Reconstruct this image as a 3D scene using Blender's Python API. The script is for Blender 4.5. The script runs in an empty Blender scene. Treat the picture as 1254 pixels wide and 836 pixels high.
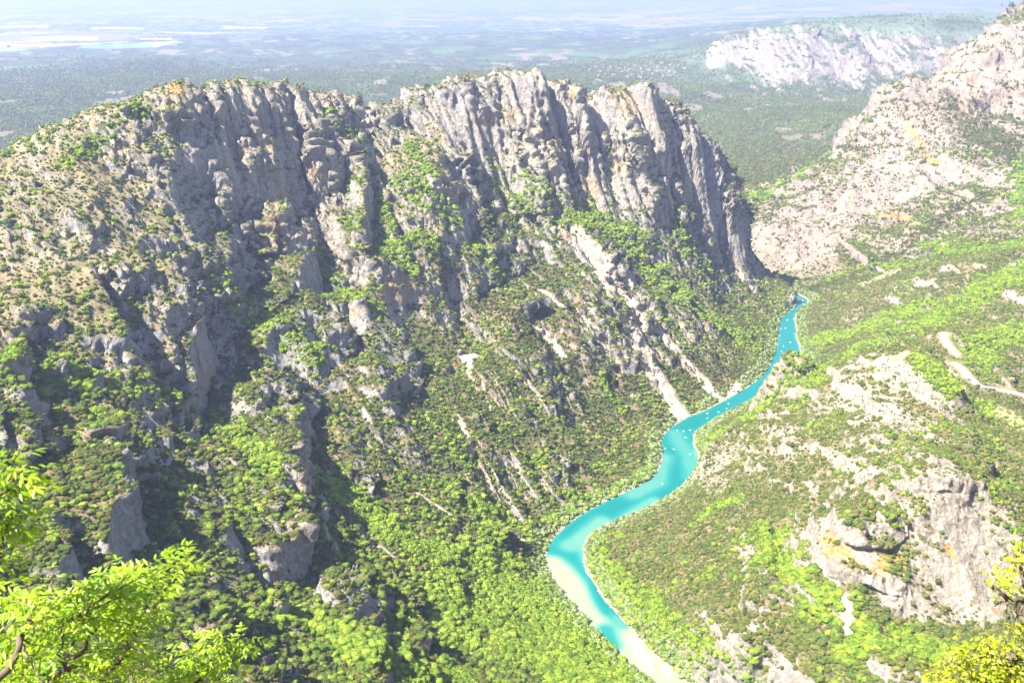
import bpy, bmesh, math, random, time
import numpy as np
from mathutils import Vector, Matrix
T0 = time.time()
SC = bpy.context.scene
COL = SC.collection
rad = math.radians

# ------------------------------------------------------------------ camera
H = 500.0                      # metres above the river
FPX = 1230.0                   # focal length in pixels of the 1254 px wide photograph
PITCH = math.atan(428.0 / FPX)
cam_d = bpy.data.cameras.new("camera")
cam_d.sensor_width = 36.0
cam_d.lens = 36.0 * FPX / 1254.0
cam_d.clip_start = 0.05
cam_d.clip_end = 200000.0
cam = bpy.data.objects.new("camera", cam_d)
COL.objects.link(cam)
cam.location = (0, 0, H)
cam.rotation_euler = (rad(90) - PITCH, 0, 0)
SC.camera = cam
cam_d.dof.use_dof = True; cam_d.dof.focus_distance = 1200.0; cam_d.dof.aperture_fstop = 8.0

# ------------------------------------------------------------------ sky and sun
SUN_EL, SUN_AZ = 53.0, -119.0     # azimuth from +Y towards +X
w = bpy.data.worlds.new("World"); SC.world = w; w.use_nodes = True
nt = w.node_tree
sky = nt.nodes.new("ShaderNodeTexSky"); sky.sky_type = 'NISHITA'; sky.sun_disc = False
sky.sun_elevation = rad(SUN_EL); sky.sun_rotation = rad(SUN_AZ)
sky.altitude = 900; sky.air_density = 1.2; sky.dust_density = 1.0
bg = nt.nodes["Background"]; bg.inputs['Strength'].default_value = 0.070
nt.links.new(sky.outputs[0], bg.inputs[0])
sun_d = bpy.data.lights.new("sun", 'SUN'); sun_d.energy = 5.0; sun_d.angle = rad(0.5); sun_d.color = (1.0, 0.94, 0.84)
sun = bpy.data.objects.new("sun", sun_d); COL.objects.link(sun)
sd = Vector((math.sin(rad(SUN_AZ)) * math.cos(rad(SUN_EL)), math.cos(rad(SUN_AZ)) * math.cos(rad(SUN_EL)), math.sin(rad(SUN_EL))))
sun.rotation_euler = sd.to_track_quat('Z', 'Y').to_euler()
sun.location = (0, 0, 900)
SC.view_settings.view_transform = 'Standard'; SC.view_settings.look = 'None'
SC.view_settings.exposure = 2.0; SC.view_settings.gamma = 1.0; SC.view_settings.use_curve_mapping = False
cy = SC.cycles
cy.max_bounces = 4; cy.diffuse_bounces = 2; cy.glossy_bounces = 1; cy.transmission_bounces = 2; cy.volume_bounces = 1; cy.transparent_max_bounces = 4
cy.use_denoising = True; cy.caustics_reflective = False; cy.caustics_refractive = False

# ------------------------------------------------------------------ numpy noise
rng = np.random.default_rng(7)
TAB2 = rng.random((512, 512)).astype(np.float32)
TAB3 = rng.random((64, 64, 64)).astype(np.float32)
def fade(t): return t * t * (3 - 2 * t)
def vn2(x, y, seed=0):
    x = np.asarray(x, np.float64) + seed * 17.31; y = np.asarray(y, np.float64) + seed * 41.77
    xi = np.floor(x).astype(np.int64); yi = np.floor(y).astype(np.int64)
    fx = fade((x - xi)).astype(np.float32); fy = fade((y - yi)).astype(np.float32)
    x0 = xi & 511; x1 = (xi + 1) & 511; y0 = yi & 511; y1 = (yi + 1) & 511
    a = TAB2[x0, y0]; b = TAB2[x1, y0]; c = TAB2[x0, y1]; d = TAB2[x1, y1]
    a = a + (b - a) * fx; c = c + (d - c) * fx
    return (a + (c - a) * fy) * 2 - 1
def fbm2(x, y, octv=4, seed=0, gain=0.5):
    s = 0; a = 1.0; t = 0; x = np.asarray(x); y = np.asarray(y)
    for i in range(octv):
        s = s + a * vn2(x, y, seed + i * 3); t += a; a *= gain
        x, y = (x * 1.6 - y * 1.2) + 5.2, (x * 1.2 + y * 1.6) + 1.3
    return s / t
def ridged2(x, y, octv=4, seed=0, gain=0.5):
    s = 0; a = 1.0; t = 0; x = np.asarray(x); y = np.asarray(y)
    for i in range(octv):
        s = s + a * (1 - 2 * np.abs(vn2(x, y, seed + i * 3))); t += a; a *= gain
        x, y = (x * 1.6 - y * 1.2) + 5.2, (x * 1.2 + y * 1.6) + 1.3
    return s / t
def vn3(x, y, z, seed=0):
    out = []
    x = x + seed * 7.31; y = y + seed * 3.77; z = z + seed * 5.13
    xi = np.floor(x).astype(np.int64); yi = np.floor(y).astype(np.int64); zi = np.floor(z).astype(np.int64)
    fx = fade(x - xi).astype(np.float32); fy = fade(y - yi).astype(np.float32); fz = fade(z - zi).astype(np.float32)
    x0 = xi & 63; x1 = (xi + 1) & 63; y0 = yi & 63; y1 = (yi + 1) & 63; z0 = zi & 63; z1 = (zi + 1) & 63
    def pl(zz):
        a = TAB3[x0, y0, zz]; b = TAB3[x1, y0, zz]; c = TAB3[x0, y1, zz]; d = TAB3[x1, y1, zz]
        a = a + (b - a) * fx; c = c + (d - c) * fx
        return a + (c - a) * fy
    p = pl(z0); q = pl(z1)
    return (p + (q - p) * fz) * 2 - 1
def ss(a, b, x):
    t = np.clip((x - a) / (b - a), 0, 1); return t * t * (3 - 2 * t)
def lerp(a, b, t): return a + (b - a) * t

# ------------------------------------------------------------------ surveying: sight lines of the photograph -> ground points
CP, SP = math.cos(PITCH), math.sin(PITCH)
def ray(u, v):
    a = (u - 627.0) / FPX; b = (418.0 - v) / FPX
    return (a, CP + b * SP, -SP + b * CP)
def at_y(u, v, y):
    d = ray(u, v); k = y / d[1]
    return (d[0] * k, y, H + d[2] * k)
def at_z(u, v, z=0.0):
    d = ray(u, v); k = (z - H) / d[2]
    return (d[0] * k, d[1] * k, z)

# river banks
LB = [(800,836),(745,790),(705,745),(674,708),(663,678),(690,643),(730,618),(765,603),(800,585),(812,562),(808,535),(830,515),(870,500),(905,480),(935,460),(950,432),(953,405),(956,388),(965,382),(973,377),(976,370),(966,360),(952,352),(938,347)]
RB = [(840,836),(812,812),(776,775),(742,735),(718,700),(713,672),(725,650),(760,634),(795,620),(830,600),(850,577),(857,560),(850,545),(848,533),(860,522),(887,506),(910,495),(945,474),(984,446),(982,434),(979,422),(974,412),(976,404),(973,395),(974,384),(980,377),(988,372),(990,367),(977,360),(967,353),(959,342),(940,336)]
LBp = [at_z(u, v)[:2] for u, v in LB]; RBp = [at_z(u, v)[:2] for u, v in RB]
LBp = [(LBp[0][0] + 60, LBp[0][1] - 110), (LBp[0][0] + 28, LBp[0][1] - 40)] + LBp + [(LBp[-1][0] - 60, LBp[-1][1] + 25)]
RBp = [(RBp[0][0] + 75, RBp[0][1] - 100), (RBp[0][0] + 33, RBp[0][1] - 38)] + RBp + [(RBp[-1][0] - 60, RBp[-1][1] + 40)]
def smooth_line(p, n=3):
    p = np.array(p, float)
    for _ in range(n):
        q = 0.75 * p[:-1] + 0.25 * p[1:]; r = 0.25 * p[:-1] + 0.75 * p[1:]
        m = np.empty((len(q) * 2, p.shape[1])); m[0::2] = q; m[1::2] = r
        p = np.vstack([p[:1], m, p[-1:]])
    return p
LBs = smooth_line(LBp, 2); RBs = smooth_line(RBp, 2)
RIV = np.vstack([LBs, RBs[::-1]])

def poly_sd(x, y, P, closed=True, maxd=None):
    """signed distance to a polygon (negative inside)"""
    d2 = np.full(x.shape, 1e18); inside = np.zeros(x.shape, bool)
    n = len(P)
    for i in range(n if closed else n - 1):
        ax, ay = P[i]; bx, by = P[(i + 1) % n]
        ex, ey = bx - ax, by - ay; L = ex * ex + ey * ey + 1e-9
        wx = x - ax; wy = y - ay
        t = np.clip((wx * ex + wy * ey) / L, 0, 1)
        d2 = np.minimum(d2, (wx - ex * t) ** 2 + (wy - ey * t) ** 2)
        if closed and ay != by:
            c = (ay > y) != (by > y)
            xi = ax + (y - ay) * ex / (by - ay)
            inside ^= c & (x < xi)
    d = np.sqrt(d2)
    return np.where(inside, -d, d) if closed else d
def river_sd(x, y):
    out = np.full(x.shape, 500.0)
    m = (x > -80) & (x < 620) & (y > 420) & (y < 1950)
    if m.any(): out[m] = np.minimum(poly_sd(x[m], y[m], RIV), 500)
    return out

CREST = [(-200,265,900),(-80,225,950),(0,185,1000),(60,155,1030),(130,130,1070),(175,118,1100),(210,100,1120),(245,108,1150),(290,97,1180),(350,105,1240),(375,112,1270),(400,118,1300),(420,124,1330),(440,128,1360),(460,130,1380),(480,128,1400),(505,117,1415),(530,103,1430),(570,95,1450),(640,87,1480),(668,92,1490),(692,108,1530),(740,106,1560),(800,106,1590),(815,130,1610),(850,150,1630),(890,190,1660),(912,240,1680),(925,290,1680),(935,312,1690),(950,338,1680)]
CT = []          # control points x, y, z
def c(u, v, y): CT.append(at_y(u, v, y))
for (u, v, y) in CREST:
    c(u, v, y)
    x, yy, z = at_y(u, v, y)
    if u > 930: continue
    CT.append((x * 1.02 - 8, y + 14, z - 12))
    CT.append((x * 1.04 - 20, y + 130, max(z - 120, z * 0.5)))
    CT.append((x * 1.08 - 60, y + 420, 45 if u > 500 else 90))
for P in (LBp, RBp):
    for i, (x, y) in enumerate(P): CT.append((x, y, 1.5))
for p in [
 # feet of the main wall
 (440,285,1160),(480,195,1290),(540,215,1270),(440,160,1310),(500,160,1355),(460,240,1230),(590,250,1340),(620,225,1410),(660,235,1400),(700,215,1475),(740,235,1480),(800,225,1520),(820,275,1520),(962,354,1655),(970,364,1630),(972,370,1618),(962,370,1610),(950,360,1620),(945,380,1560),(940,350,1650),(860,290,1580),(895,320,1610),(930,360,1640),
 # left spurs and slopes
 (330,352,1010),(300,300,1045),(380,310,1090),(250,250,1050),(200,200,1010),(290,190,1120),(350,230,1150),(390,250,1180),(240,330,930),(160,220,985),(60,215,935),(0,250,880),(90,290,860),(170,300,900),(0,350,790),(100,380,770),(180,400,800),
 (245,470,800),(200,480,770),(150,440,740),(60,440,720),(0,440,690),(330,440,890),(400,390,1000),(440,350,1060),(460,310,1120),(380,480,850),(440,440,930),
 (0,520,610),(100,560,620),(170,560,650),(250,540,730),(330,560,730),(400,560,770),(60,660,500),(140,690,510),(200,640,580),(280,640,630),(360,660,640),(0,700,460),(0,836,370),(100,800,420),(200,760,470),(200,836,405),(300,760,520),(350,836,470),(400,720,630),(450,800,545),(400,620,700),
 (430,200,1255),(500,300,1170),(550,320,1180),(500,400,1090),(560,380,1170),(620,320,1270),(700,290,1370),(750,310,1350),(640,400,1140),(600,450,1060),(700,400,1190),(780,400,1260),(850,390,1340),(900,400,1410),
 (500,480,980),(560,540,910),(640,560,930),(700,480,1100),(760,460,1180),(830,460,1230),(750,540,1050),(700,580,960),(650,620,880),(500,580,840),(450,640,720),(520,660,745),(600,660,790),
 (500,760,640),(600,740,700),(640,800,640),(560,836,580),(680,836,615),(480,836,540),(740,836,625),
 (-200,340,760),(-200,500,540),(-200,700,400),(-200,836,320),(-500,300,760),(-500,500,500),(-500,836,300),
 # rocky hill on the right
 (858,570,985),(870,550,1000),(889,535,1010),(922,512,1030),(941,482,1045),(955,455,1055),(966,447,1060),(980,455,1050),(990,468,1030),(1040,446,1010),(1075,438,995),(1100,429,980),(1130,445,950),(1150,460,920),(1175,480,885),(1200,515,860),(1254,545,800),(1350,560,760),
 (1254,640,675),(1254,700,645),(1254,590,740),(1130,578,695),(1150,568,705),(1170,575,700),(1190,598,695),(1150,540,770),(1100,615,690),(1070,640,680),(1040,640,678),(1010,650,690),(1150,755,625),(1190,762,622),(1230,758,622),(1254,757,625),(1100,738,628),(1060,720,635),(1020,705,655),(990,690,675),
 (1040,770,610),(1000,800,590),(900,780,615),(900,700,730),(850,650,830),(950,600,850),(900,620,850),(1000,540,900),(1050,500,930),(1050,580,800),(1000,620,780),(950,700,700),(950,760,640),(900,836,590),(1000,836,545),(1100,812,565),(1250,812,550),(870,740,680),(1100,500,880),(1100,550,780),
 # vale and road behind it
 (1000,442,1325),(1060,420,1280),(1110,412,1200),(1150,410,1150),(1160,440,1085),(1180,460,1050),(1200,476,1025),(1254,487,1000),(1350,500,980),(1254,420,1150),(1254,340,1350),(1170,325,1450),(1110,370,1400),(1050,390,1450),(1040,350,1600),(1000,384,1540),(1110,300,1750),(1200,280,1750),(1254,230,1900),(1350,220,1850),(1350,380,1200),
 # pink mountain
 (945,262,2010),(1000,232,2100),(1030,205,2180),(1060,172,2300),(1075,150,2370),(1090,125,2430),(1112,98,2480),(1130,100,2530),(1160,88,2600),(1190,68,2680),(1210,55,2750),(1254,22,2900),(1350,-20,3000),
 (970,330,1800),(1000,300,1850),(950,300,1860),(1050,260,1990),(1100,200,2150),(1150,200,2100),(1150,130,2400),(1200,150,2300),(1254,120,2400),(1254,180,2150),(1200,230,1950),(1080,180,2250),(940,285,1900),(1350,150,2300),
 # far cliff band and its plateau
 (868,92,5000),(885,60,5050),(900,45,5100),(950,40,5050),(1000,36,5000),(1100,33,5000),(1180,30,5000),(1254,28,5050),(1350,20,5000),(880,95,4850),(905,78,4950),(915,92,4800),(950,105,4700),(990,105,4650),(1040,110,4600),(1100,98,4650),(1180,90,4700),(1350,80,4700),
 (820,100,4700),(840,85,5000),(850,72,5500),(835,55,6500),(800,45,7600),(960,30,6200),(1100,25,6400),(1254,22,6500),(1020,26,6400),
 # middle valley
 (850,130,3900),(950,150,3500),(850,180,3100),(900,200,2900),(930,236,2560),(1000,190,3000),(1050,150,3300),(1060,125,3900),(970,120,4200),
 # forested plain to the left
 (-100,190,2500),(0,172,2900),(60,150,3200),(150,100,4300),(230,95,4500),(300,75,5600),(150,60,6500),(400,100,4500),(500,100,4400),(600,70,6000),(700,90,4800),(820,80,5200),(820,60,6400),(-100,60,6500),(780,95,4300),
 ]: c(*p)
for (u, y, z) in [(1100,1075,84),(1050,1120,48),(1000,1150,16),(1150,1010,92),(1200,930,92),(1254,880,90),(1120,2750,110),(1060,2700,70),(1180,3000,130),(1254,3400,160),(1350,3600,200),(1000,2450,40)]:
    d = ray(u, 418); CT.append((d[0] / d[1] * y * 1.0, y, z))
for (u, v, z) in [(868,530,4),(890,516,5),(912,504,5),(930,493,5),(946,486,6),(900,518,9),(880,536,6),(925,505,9),(862,548,3)]: CT.append(at_z(u, v, z))
# the plateau seen to the horizon, low hills on it
for az in np.arange(-75, 76, 7.5):
    for r in (7500, 9000, 12000, 17000, 26000, 40000, 62000):
        hz = 170.0
        if az > 8 and r in (17000, 26000): hz = 290 + 60 * math.sin(az * .7 + r)
        if az > 13 and r == 9000: hz = 300
        if az > 13 and r == 7500: hz = 335
        if az > 14 and r == 12000: hz = 250
        CT.append((math.sin(rad(az)) * r, math.cos(rad(az)) * r, hz))
# under and behind the viewpoint
for p in [(0,60,428),(0,110,370),(0,170,300),(0,300,205),(0,420,120),(0,520,55),(150,470,95),(90,200,270),(200,300,190),(200,420,120),(-200,200,280),(-200,300,215),(-350,150,300),(300,200,270),(350,380,180),
          (-60,30,455),(60,30,455),(-300,0,440),(300,0,440),(0,-60,510),(0,-300,560),(-300,-200,560),(300,-200,560),(0,-1500,650),(-2000,-1500,600),(2000,-1500,600),(-1500,500,420),(1500,600,420),(-1500,1200,300),(1600,1500,400),(0,-20000,600),(-20000,-5000,400),(20000,-5000,600)]: CT.append(p)
CT = np.array(CT, float)
def lp(x, y):
    r = np.maximum(np.hypot(x, y), 15.0); return np.arctan2(x, y), np.log(r)
def lpd(a1, l1, a2, l2):
    return np.sqrt((l1 - l2) ** 2 + (2 * np.sin((a1 - a2) * 0.5)) ** 2 + 0.010 ** 2)
ca, cl = lp(CT[:, 0], CT[:, 1])
nC = len(CT)
A = lpd(ca[:, None], cl[:, None], ca[None], cl[None])
A -= np.eye(nC) * 0.004           # slight smoothing
M_ = np.zeros((nC + 1, nC + 1)); M_[:nC, :nC] = A; M_[nC, :nC] = 1; M_[:nC, nC] = 1
rw = np.exp(cl)
sol = np.linalg.solve(M_, np.append(CT[:, 2], 0)).astype(np.float32)
def base_h(x, y):
    a, l = lp(x, y); a = a.astype(np.float32).ravel(); l = l.astype(np.float32).ravel()
    out = np.empty(a.shape, np.float32)
    ca32, cl32 = ca.astype(np.float32), cl.astype(np.float32)
    cs, cc_ = np.cos(ca32), np.sin(ca32); CH = 20000
    for i in range(0, len(a), CH):
        aa = a[i:i+CH]; ll = l[i:i+CH]
        cosd = np.outer(np.cos(aa), cs) + np.outer(np.sin(aa), cc_)
        D = (ll[:, None] - cl32[None]) ** 2
        D += 2 - 2 * cosd
        D += 1e-4
        np.sqrt(np.maximum(D, 0), out=D)
        out[i:i+CH] = D @ sol[:nC] + sol[nC]
    return out.reshape(np.shape(x)).astype(np.float64)

# regions (plan)
crest_xy = np.array([at_y(*p)[:2] for p in CREST])
cr_az = np.arctan2(crest_xy[:, 0], crest_xy[:, 1]); cr_r = np.hypot(crest_xy[:, 0], crest_xy[:, 1])
def crest_r(az):
    return np.interp(az, cr_az, cr_r, left=cr_r[0] * 0.95, right=cr_r[-1])
rivc = []
for k in range(30):
    yv = 560 + k * 45
    xs = [RIV[i, 0] + (yv - RIV[i, 1]) / (RIV[(i+1) % len(RIV), 1] - RIV[i, 1]) * (RIV[(i+1) % len(RIV), 0] - RIV[i, 0]) for i in range(len(RIV)) if (RIV[i, 1] > yv) != (RIV[(i+1) % len(RIV), 1] > yv)]
    if xs: rivc.append((yv, sum(xs) / len(xs) if yv < 1600 else max(xs) - 12))
rivc = np.array(rivc)
def river_x(y): return np.interp(y, rivc[:, 0], rivc[:, 1])

def masks(x, y):
    r = np.hypot(x, y); az = np.arctan2(x, y)
    dr = r - crest_r(az)
    side = x - river_x(y)
    left = (1 - ss(-15, 25, side))
    mass = left * (1 - ss(250, 600, dr)) * ss(250, 420, r)              # the massif left of the river
    mtn = ss(0.15, 0.25, az) * ss(1650, 1900, r) * (1 - ss(3000, 3300, r))
    hill = (1 - left) * ss(350, 500, r) * (1 - ss(1500, 1900, r))
    far = ss(2400, 4000, r) * (1 - mtn)
    band = ss(0.17, 0.23, az) * ss(4400, 4600, r) * (1 - ss(5200, 5500, r))
    return r, az, dr, side, mass, mtn, hill, far, band

ROADS = []      # filled after the first pass: smoothed 3D centre lines
def stair(q, sharp):
    k = np.floor(q); f = q - k
    b = 1 - sharp
    lo = f / b * 0.22; hi = 0.22 + (f - b) / sharp * 0.78
    return k + np.where(f < b, lo, hi)
CORR = None
SCARPS = []
KNOBS = []
for (u, v, y, bh, br) in [(966,462,1058,13,15), (985,470,1045,8,12), (856,590,985,9,14), (705,225,1450,22,10), (835,300,1545,25,12), (272,180,1085,22,11), (305,75,1175,0,1), (1045,655,675,9,12), (1085,640,675,8,10), (45,420,735,16,14), (20,440,700,16,9), (130,530,640,14,10), (225,590,620,9,9), (265,625,610,12,10), (330,660,620,14,14), (410,735,590,12,12), (905,505,1015,9,12), (940,745,660,8,12), (1095,445,985,12,38), (1145,475,925,11,38), (1050,455,1005,6,25)]:
    q = at_y(u, v, y); KNOBS.append((q[0], q[1], bh, br))
def SHL(az, h): return (1 - ss(-0.34, -0.27, az)) * ss(225, 275, h)
def BRU(az, dr, z): return np.clip((1 - ss(-0.35, -0.27, az)) * ss(215, 265, z) + ss(-.165, -.145, az) * (1 - ss(-.08, -.05, az)) * (1 - ss(-75, -30, dr)) * ss(190, 230, z), 0, 1)
def macro_h(x, y):
    r, az, dr, side, mass, mtn, hill, far, band = masks(x, y)
    # buttresses and chimneys: cliffs stand forward and back along the wall
    s = x * 0.81 + y * 0.59; t = x * 0.59 - y * 0.81        # along the crest / down the slope
    sw = s + 14 * fbm2(x / 90, y / 90, 2, 3)
    wm = mass * ss(20, 60, np.abs(side)) 
    calm = 1 - .7 * np.clip((1 - ss(-0.35, -0.27, az)) + ss(-.165, -.145, az) * (1 - ss(-.08, -.05, az)) * (1 - ss(-75, -30, dr)), 0, 1)
    wv_ = wm * calm * (ridged2(sw / 95, t / 600, 2, 7) * 19 + ridged2(sw / 34, t / 300, 2, 8) * 13 + ridged2(sw / 13, t / 120, 2, 9) * 6)
    wv2 = mtn * (ridged2((x + y) / 170, (x - y) / 500, 2, 17) * 40 + ridged2((x + y) / 60, (x - y) / 200, 2, 18) * 16) + band * (ridged2(x / 260, y / 900, 3, 19) * 90)
    h = base_h(x + 0.59 * wv_ + 0.5 * wv2, y - 0.81 * wv_ - 0.87 * wv2)
    # spurs and gullies that run down the fall line of the massif
    wob = fbm2(s / 260, t / 260, 3, 5) * 40
    g1 = ridged2((s + wob) / 130, t / 420, 3, 11, 0.55)
    g2 = ridged2((s + wob) / 46, t / 120, 3, 23, 0.5)
    nearcrest = np.exp(-(dr / 60.0) ** 2)
    am = mass * ss(5, 90, h) * (1 - 0.85 * nearcrest)
    fine = mass * ss(2, 40, h)
    wooded = mass * ss(-0.16, -0.06, az) * (1 - ss(215, 275, h)) * (1 - SHL(az, h))
    am = am * (.45 + .55 * calm)
    h = h + am * g1 * (13 + 7 * ss(180, 260, h)) * (1 - .45 * wooded) + fine * g2 * 7.5 * (1 - .6 * wooded)
    for (bx, by, bh, br) in KNOBS:
        h = h + bh * np.exp(-((x - bx) ** 2 + (y - by) ** 2) / (br * br))
    # benches and cliffs
    hn = h + fbm2(x / 150, y / 150, 4, 31, 0.6) * 60
    st = stair(hn / 62.0, 0.30) * 62.0 - (hn)
    bl = am * ss(60, 150, h) * ss(-0.35, 0.3, fbm2(x / 240, y / 240, 2, 41) + (h - 180) / 260) * (1 - ss(1300, 1500, r) * 0.6) * (1 - 0.7 * SHL(az, h)) * (1 - .5 * wooded)
    h = h + bl * st * 0.9 * calm
    h = h + ss(-400, -40, dr) * mass * (1 - ss(40, 160, dr)) * (ridged2(s / 30, t / 60, 3, 51) * 7 + ridged2(s / 75, t / 150, 2, 53) * 6 )
    for (P, D_, L_) in SCARPS:
        pad = L_ * 2.6
        m = (x > P[:, 0].min() - pad) & (x < P[:, 0].max() + pad) & (y > P[:, 1].min() - pad) & (y < P[:, 1].max() + pad)
        if not m.any(): continue
        xm, ym = x[m], y[m]; bd = np.full(xm.shape, 1e9); sg = np.ones(xm.shape); en = np.zeros(xm.shape); n_ = len(P) - 1
        wob2 = 7 * fbm2(xm / 22, ym / 22, 3, 77)
        for i in range(n_):
            ex, ey = P[i+1, 0] - P[i, 0], P[i+1, 1] - P[i, 1]; L = ex * ex + ey * ey + 1e-9
            t0 = ((xm - P[i, 0]) * ex + (ym - P[i, 1]) * ey) / L; tt = np.clip(t0, 0, 1)
            dx, dy = xm - P[i, 0] - ex * tt, ym - P[i, 1] - ey * tt
            dd = np.hypot(dx, dy); k = dd < bd
            bd = np.where(k, dd, bd); sg = np.where(k, np.sign(ex * dy - ey * dx), sg); en = np.where(k, (i + tt) / n_, en)
        sd = bd * sg + wob2
        endf = ss(0, .25, en) * (1 - .8 * ss(.8, 1, en)) * np.exp(-np.maximum(bd - L_ * 1.2, 0) / L_ * 2)
        up_s = np.exp(-np.maximum(-sd, 0) / (L_ * .8)); dn_s = np.exp(-np.maximum(sd - 8, 0) / L_)
        h[m] += D_ * endf * np.where(sd < 0, .38 * up_s, .38 * (1 - ss(0, 9, sd)) - .62 * ss(0, 9, sd) * dn_s)
    # hill right of the river
    hm = hill * ss(12, 95, h)
    h = h + hm * (fbm2(x / 90, y / 90, 3, 61) * 11 + ridged2((x + .5 * y) / 55, (y - .5 * x) / 110, 3, 63) * 7.5 + ridged2(x / 22, y / 22, 2, 65) * 2.2)
    hn = h + fbm2(x / 60, y / 60, 3, 67) * 16
    h = h + hm * 0.5 * (stair(hn / 24.0, 0.3) * 24 - hn) * ss(-0.1, 0.3, fbm2(x / 120, y / 120, 2, 69))
    # pink mountain
    q = x * 0.5 + y * 0.86
    h = h + mtn * ss(10, 60, h) * (ridged2(x / 150, y / 150, 4, 71) * 20 + ridged2(x / 50, y / 50, 3, 73) * 7 - 6)
    # cliff band, valley and plateau
    h = h + band * ridged2(x / 120, y / 300, 4, 81) * 26
    h = h + far * (fbm2(x / 900, y / 900, 4, 91) * 42 + fbm2(x / 120, y / 120, 2, 97) * 4) * (1 - 0.55 * ss(7000, 9000, r)) * (1 - band)
    near = ss(15, 120, r)
    h = h + near * (1 - ss(300, 420, r)) * fbm2(x / 40, y / 40, 3, 99) * 6
    # the ledge under the viewpoint
    yy = y
    ledge = 498.35 - 1.15 * np.maximum(yy - 0.7, 0) + 0.12 * np.maximum(-yy, 0)
    h = lerp(ledge, h, ss(12, 55, r))
    if CORR is not None: h = h + mass * np.interp(az, CORR[0], CORR[1]) * np.exp(-(dr / 110.0) ** 2)
    # river bed and banks
    d = river_sd(x, y)
    hb = np.where(d < 0, np.maximum(d * 0.25, -3.0), 0.25 + d * 0.22)
    h = np.where(d < 0, hb, lerp(hb, np.maximum(h, 0.6 + d * 0.12), ss(2, 18, d)))
    for (P, wdt) in ROADS:
        m = (x > P[:, 0].min() - 30) & (x < P[:, 0].max() + 30) & (y > P[:, 1].min() - 30) & (y < P[:, 1].max() + 30)
        if not m.any(): continue
        xm, ym = x[m], y[m]; bd = np.full(xm.shape, 1e9); bz = np.zeros(xm.shape)
        for i in range(len(P) - 1):
            ex, ey = P[i+1, 0] - P[i, 0], P[i+1, 1] - P[i, 1]; L = ex * ex + ey * ey + 1e-9
            tt = np.clip(((xm - P[i, 0]) * ex + (ym - P[i, 1]) * ey) / L, 0, 1)
            dd = np.hypot(xm - P[i, 0] - ex * tt, ym - P[i, 1] - ey * tt)
            k = dd < bd; bd = np.where(k, dd, bd); bz = np.where(k, P[i, 2] + (P[i+1, 2] - P[i, 2]) * tt, bz)
        h[m] = lerp(bz - 0.25, h[m], ss(wdt, wdt + 11, bd))
    return h

# ------------------------------------------------------------------ terrain grid: rings about the viewpoint, finer where it is seen
NA_IN, NR = 1250, 1350
az_in = np.linspace(rad(-36), rad(36), NA_IN)
az_out = np.linspace(rad(36), rad(324), 90)[1:-1]
AZ = np.concatenate([az_in, az_out])
NA = len(AZ)
ac = np.concatenate([np.linspace(rad(-36), rad(36), 260), az_out])
rc = np.exp(np.linspace(math.log(2.0), math.log(75000), 1100))
def coarse():
    X = np.sin(ac)[:, None] * rc[None]; Y = np.cos(ac)[:, None] * rc[None]
    return X, Y, macro_h(X, Y)
Xc, Yc, Hc = coarse()
# bring the skyline of the massif to its surveyed height, keeping its small teeth
cu = [(math.atan2(ray(u, v)[0], ray(u, v)[1]), ray(u, v)[2] / math.hypot(*ray(u, v)[:2])) for (u, v, y) in CREST]
ca2 = np.array([q[0] for q in cu]); ce2 = np.array([q[1] for q in cu])
for it in range(2):
    mcol = (ac > ca2[0]) & (ac < ca2[-5]); nearr = (rc > 500) & (rc < 1800)
    el_ = ((Hc - H) / rc[None])[:, nearr].max(1)
    dlt = (np.interp(ac, ca2, ce2) - el_) * crest_r(ac); a_in = ac[mcol]; d_in = dlt[mcol]
    kk = np.ones(7) / 7; d_in = np.convolve(np.pad(d_in, 3, mode='edge'), kk, 'valid')
    d_in = d_in * (1 - ss(ca2[-6], ca2[-5], a_in)); CORR = (a_in, d_in + (0 if CORR is None else np.interp(a_in, CORR[0], CORR[1])))
    Xc, Yc, Hc = coarse()
def hit_on(Rg, Zg, azs, u, v, rmin=60):
    """first ground point met by the sight line through (u, v)"""
    d = ray(u, v); a = math.atan2(d[0], d[1]); te = d[2] / math.hypot(d[0], d[1])
    i = int(np.argmin(np.abs(azs - a)))
    e = (Zg[i] - H) / Rg[i]
    k = np.nonzero((e >= te) & (Rg[i] > rmin))[0]
    k = k[0] if len(k) else len(e) - 1
    rr = Rg[i, k]; zz = Zg[i, k]
    return np.array([math.sin(a) * rr, math.cos(a) * rr, zz])
Rcc = np.repeat(rc[None], len(ac), 0)
for pix, D_, L_ in [([(200,320),(235,365),(247,410),(240,450),(205,490)], 42, 55), ([(95,338),(135,385),(158,425),(150,455)], 36, 40), ([(318,235),(365,285),(386,325),(362,352)], 45, 50),
                    ([(415,170),(440,215),(452,262),(440,300)], 36, 40), ([(330,455),(358,500),(372,560),(350,600)], 36, 55), ([(120,545),(146,590),(150,640),(125,680)], 32, 30), ([(335,590),(362,630),(350,680),(325,705)], 26, 28),
                    ([(400,705),(440,735),(430,775)], 16, 20), ([(0,445),(20,500),(15,560)], 30, 30), ([(255,120),(275,180),(280,240),(270,270)], 30, 40), ([(560,170),(600,225),(612,268)], 26, 35), ([(700,110),(720,160),(735,215)], 26, 40),
                    ([(470,380),(500,440),(505,480)], 14, 30), ([(570,560),(600,580),(612,600)], 14, 25), ([(800,230),(835,270),(850,300)], 26, 30), ([(60,640),(80,690),(70,720)], 20, 22), ([(455,205),(480,260),(490,285)], 22, 35), ([(925,640),(945,690),(935,720)], 14, 20)]:
    P_ = np.array([hit_on(Rcc, Hc, ac, u, v)[:2] for u, v in pix]); SCARPS.append((smooth_line(P_, 1), D_, L_))
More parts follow.
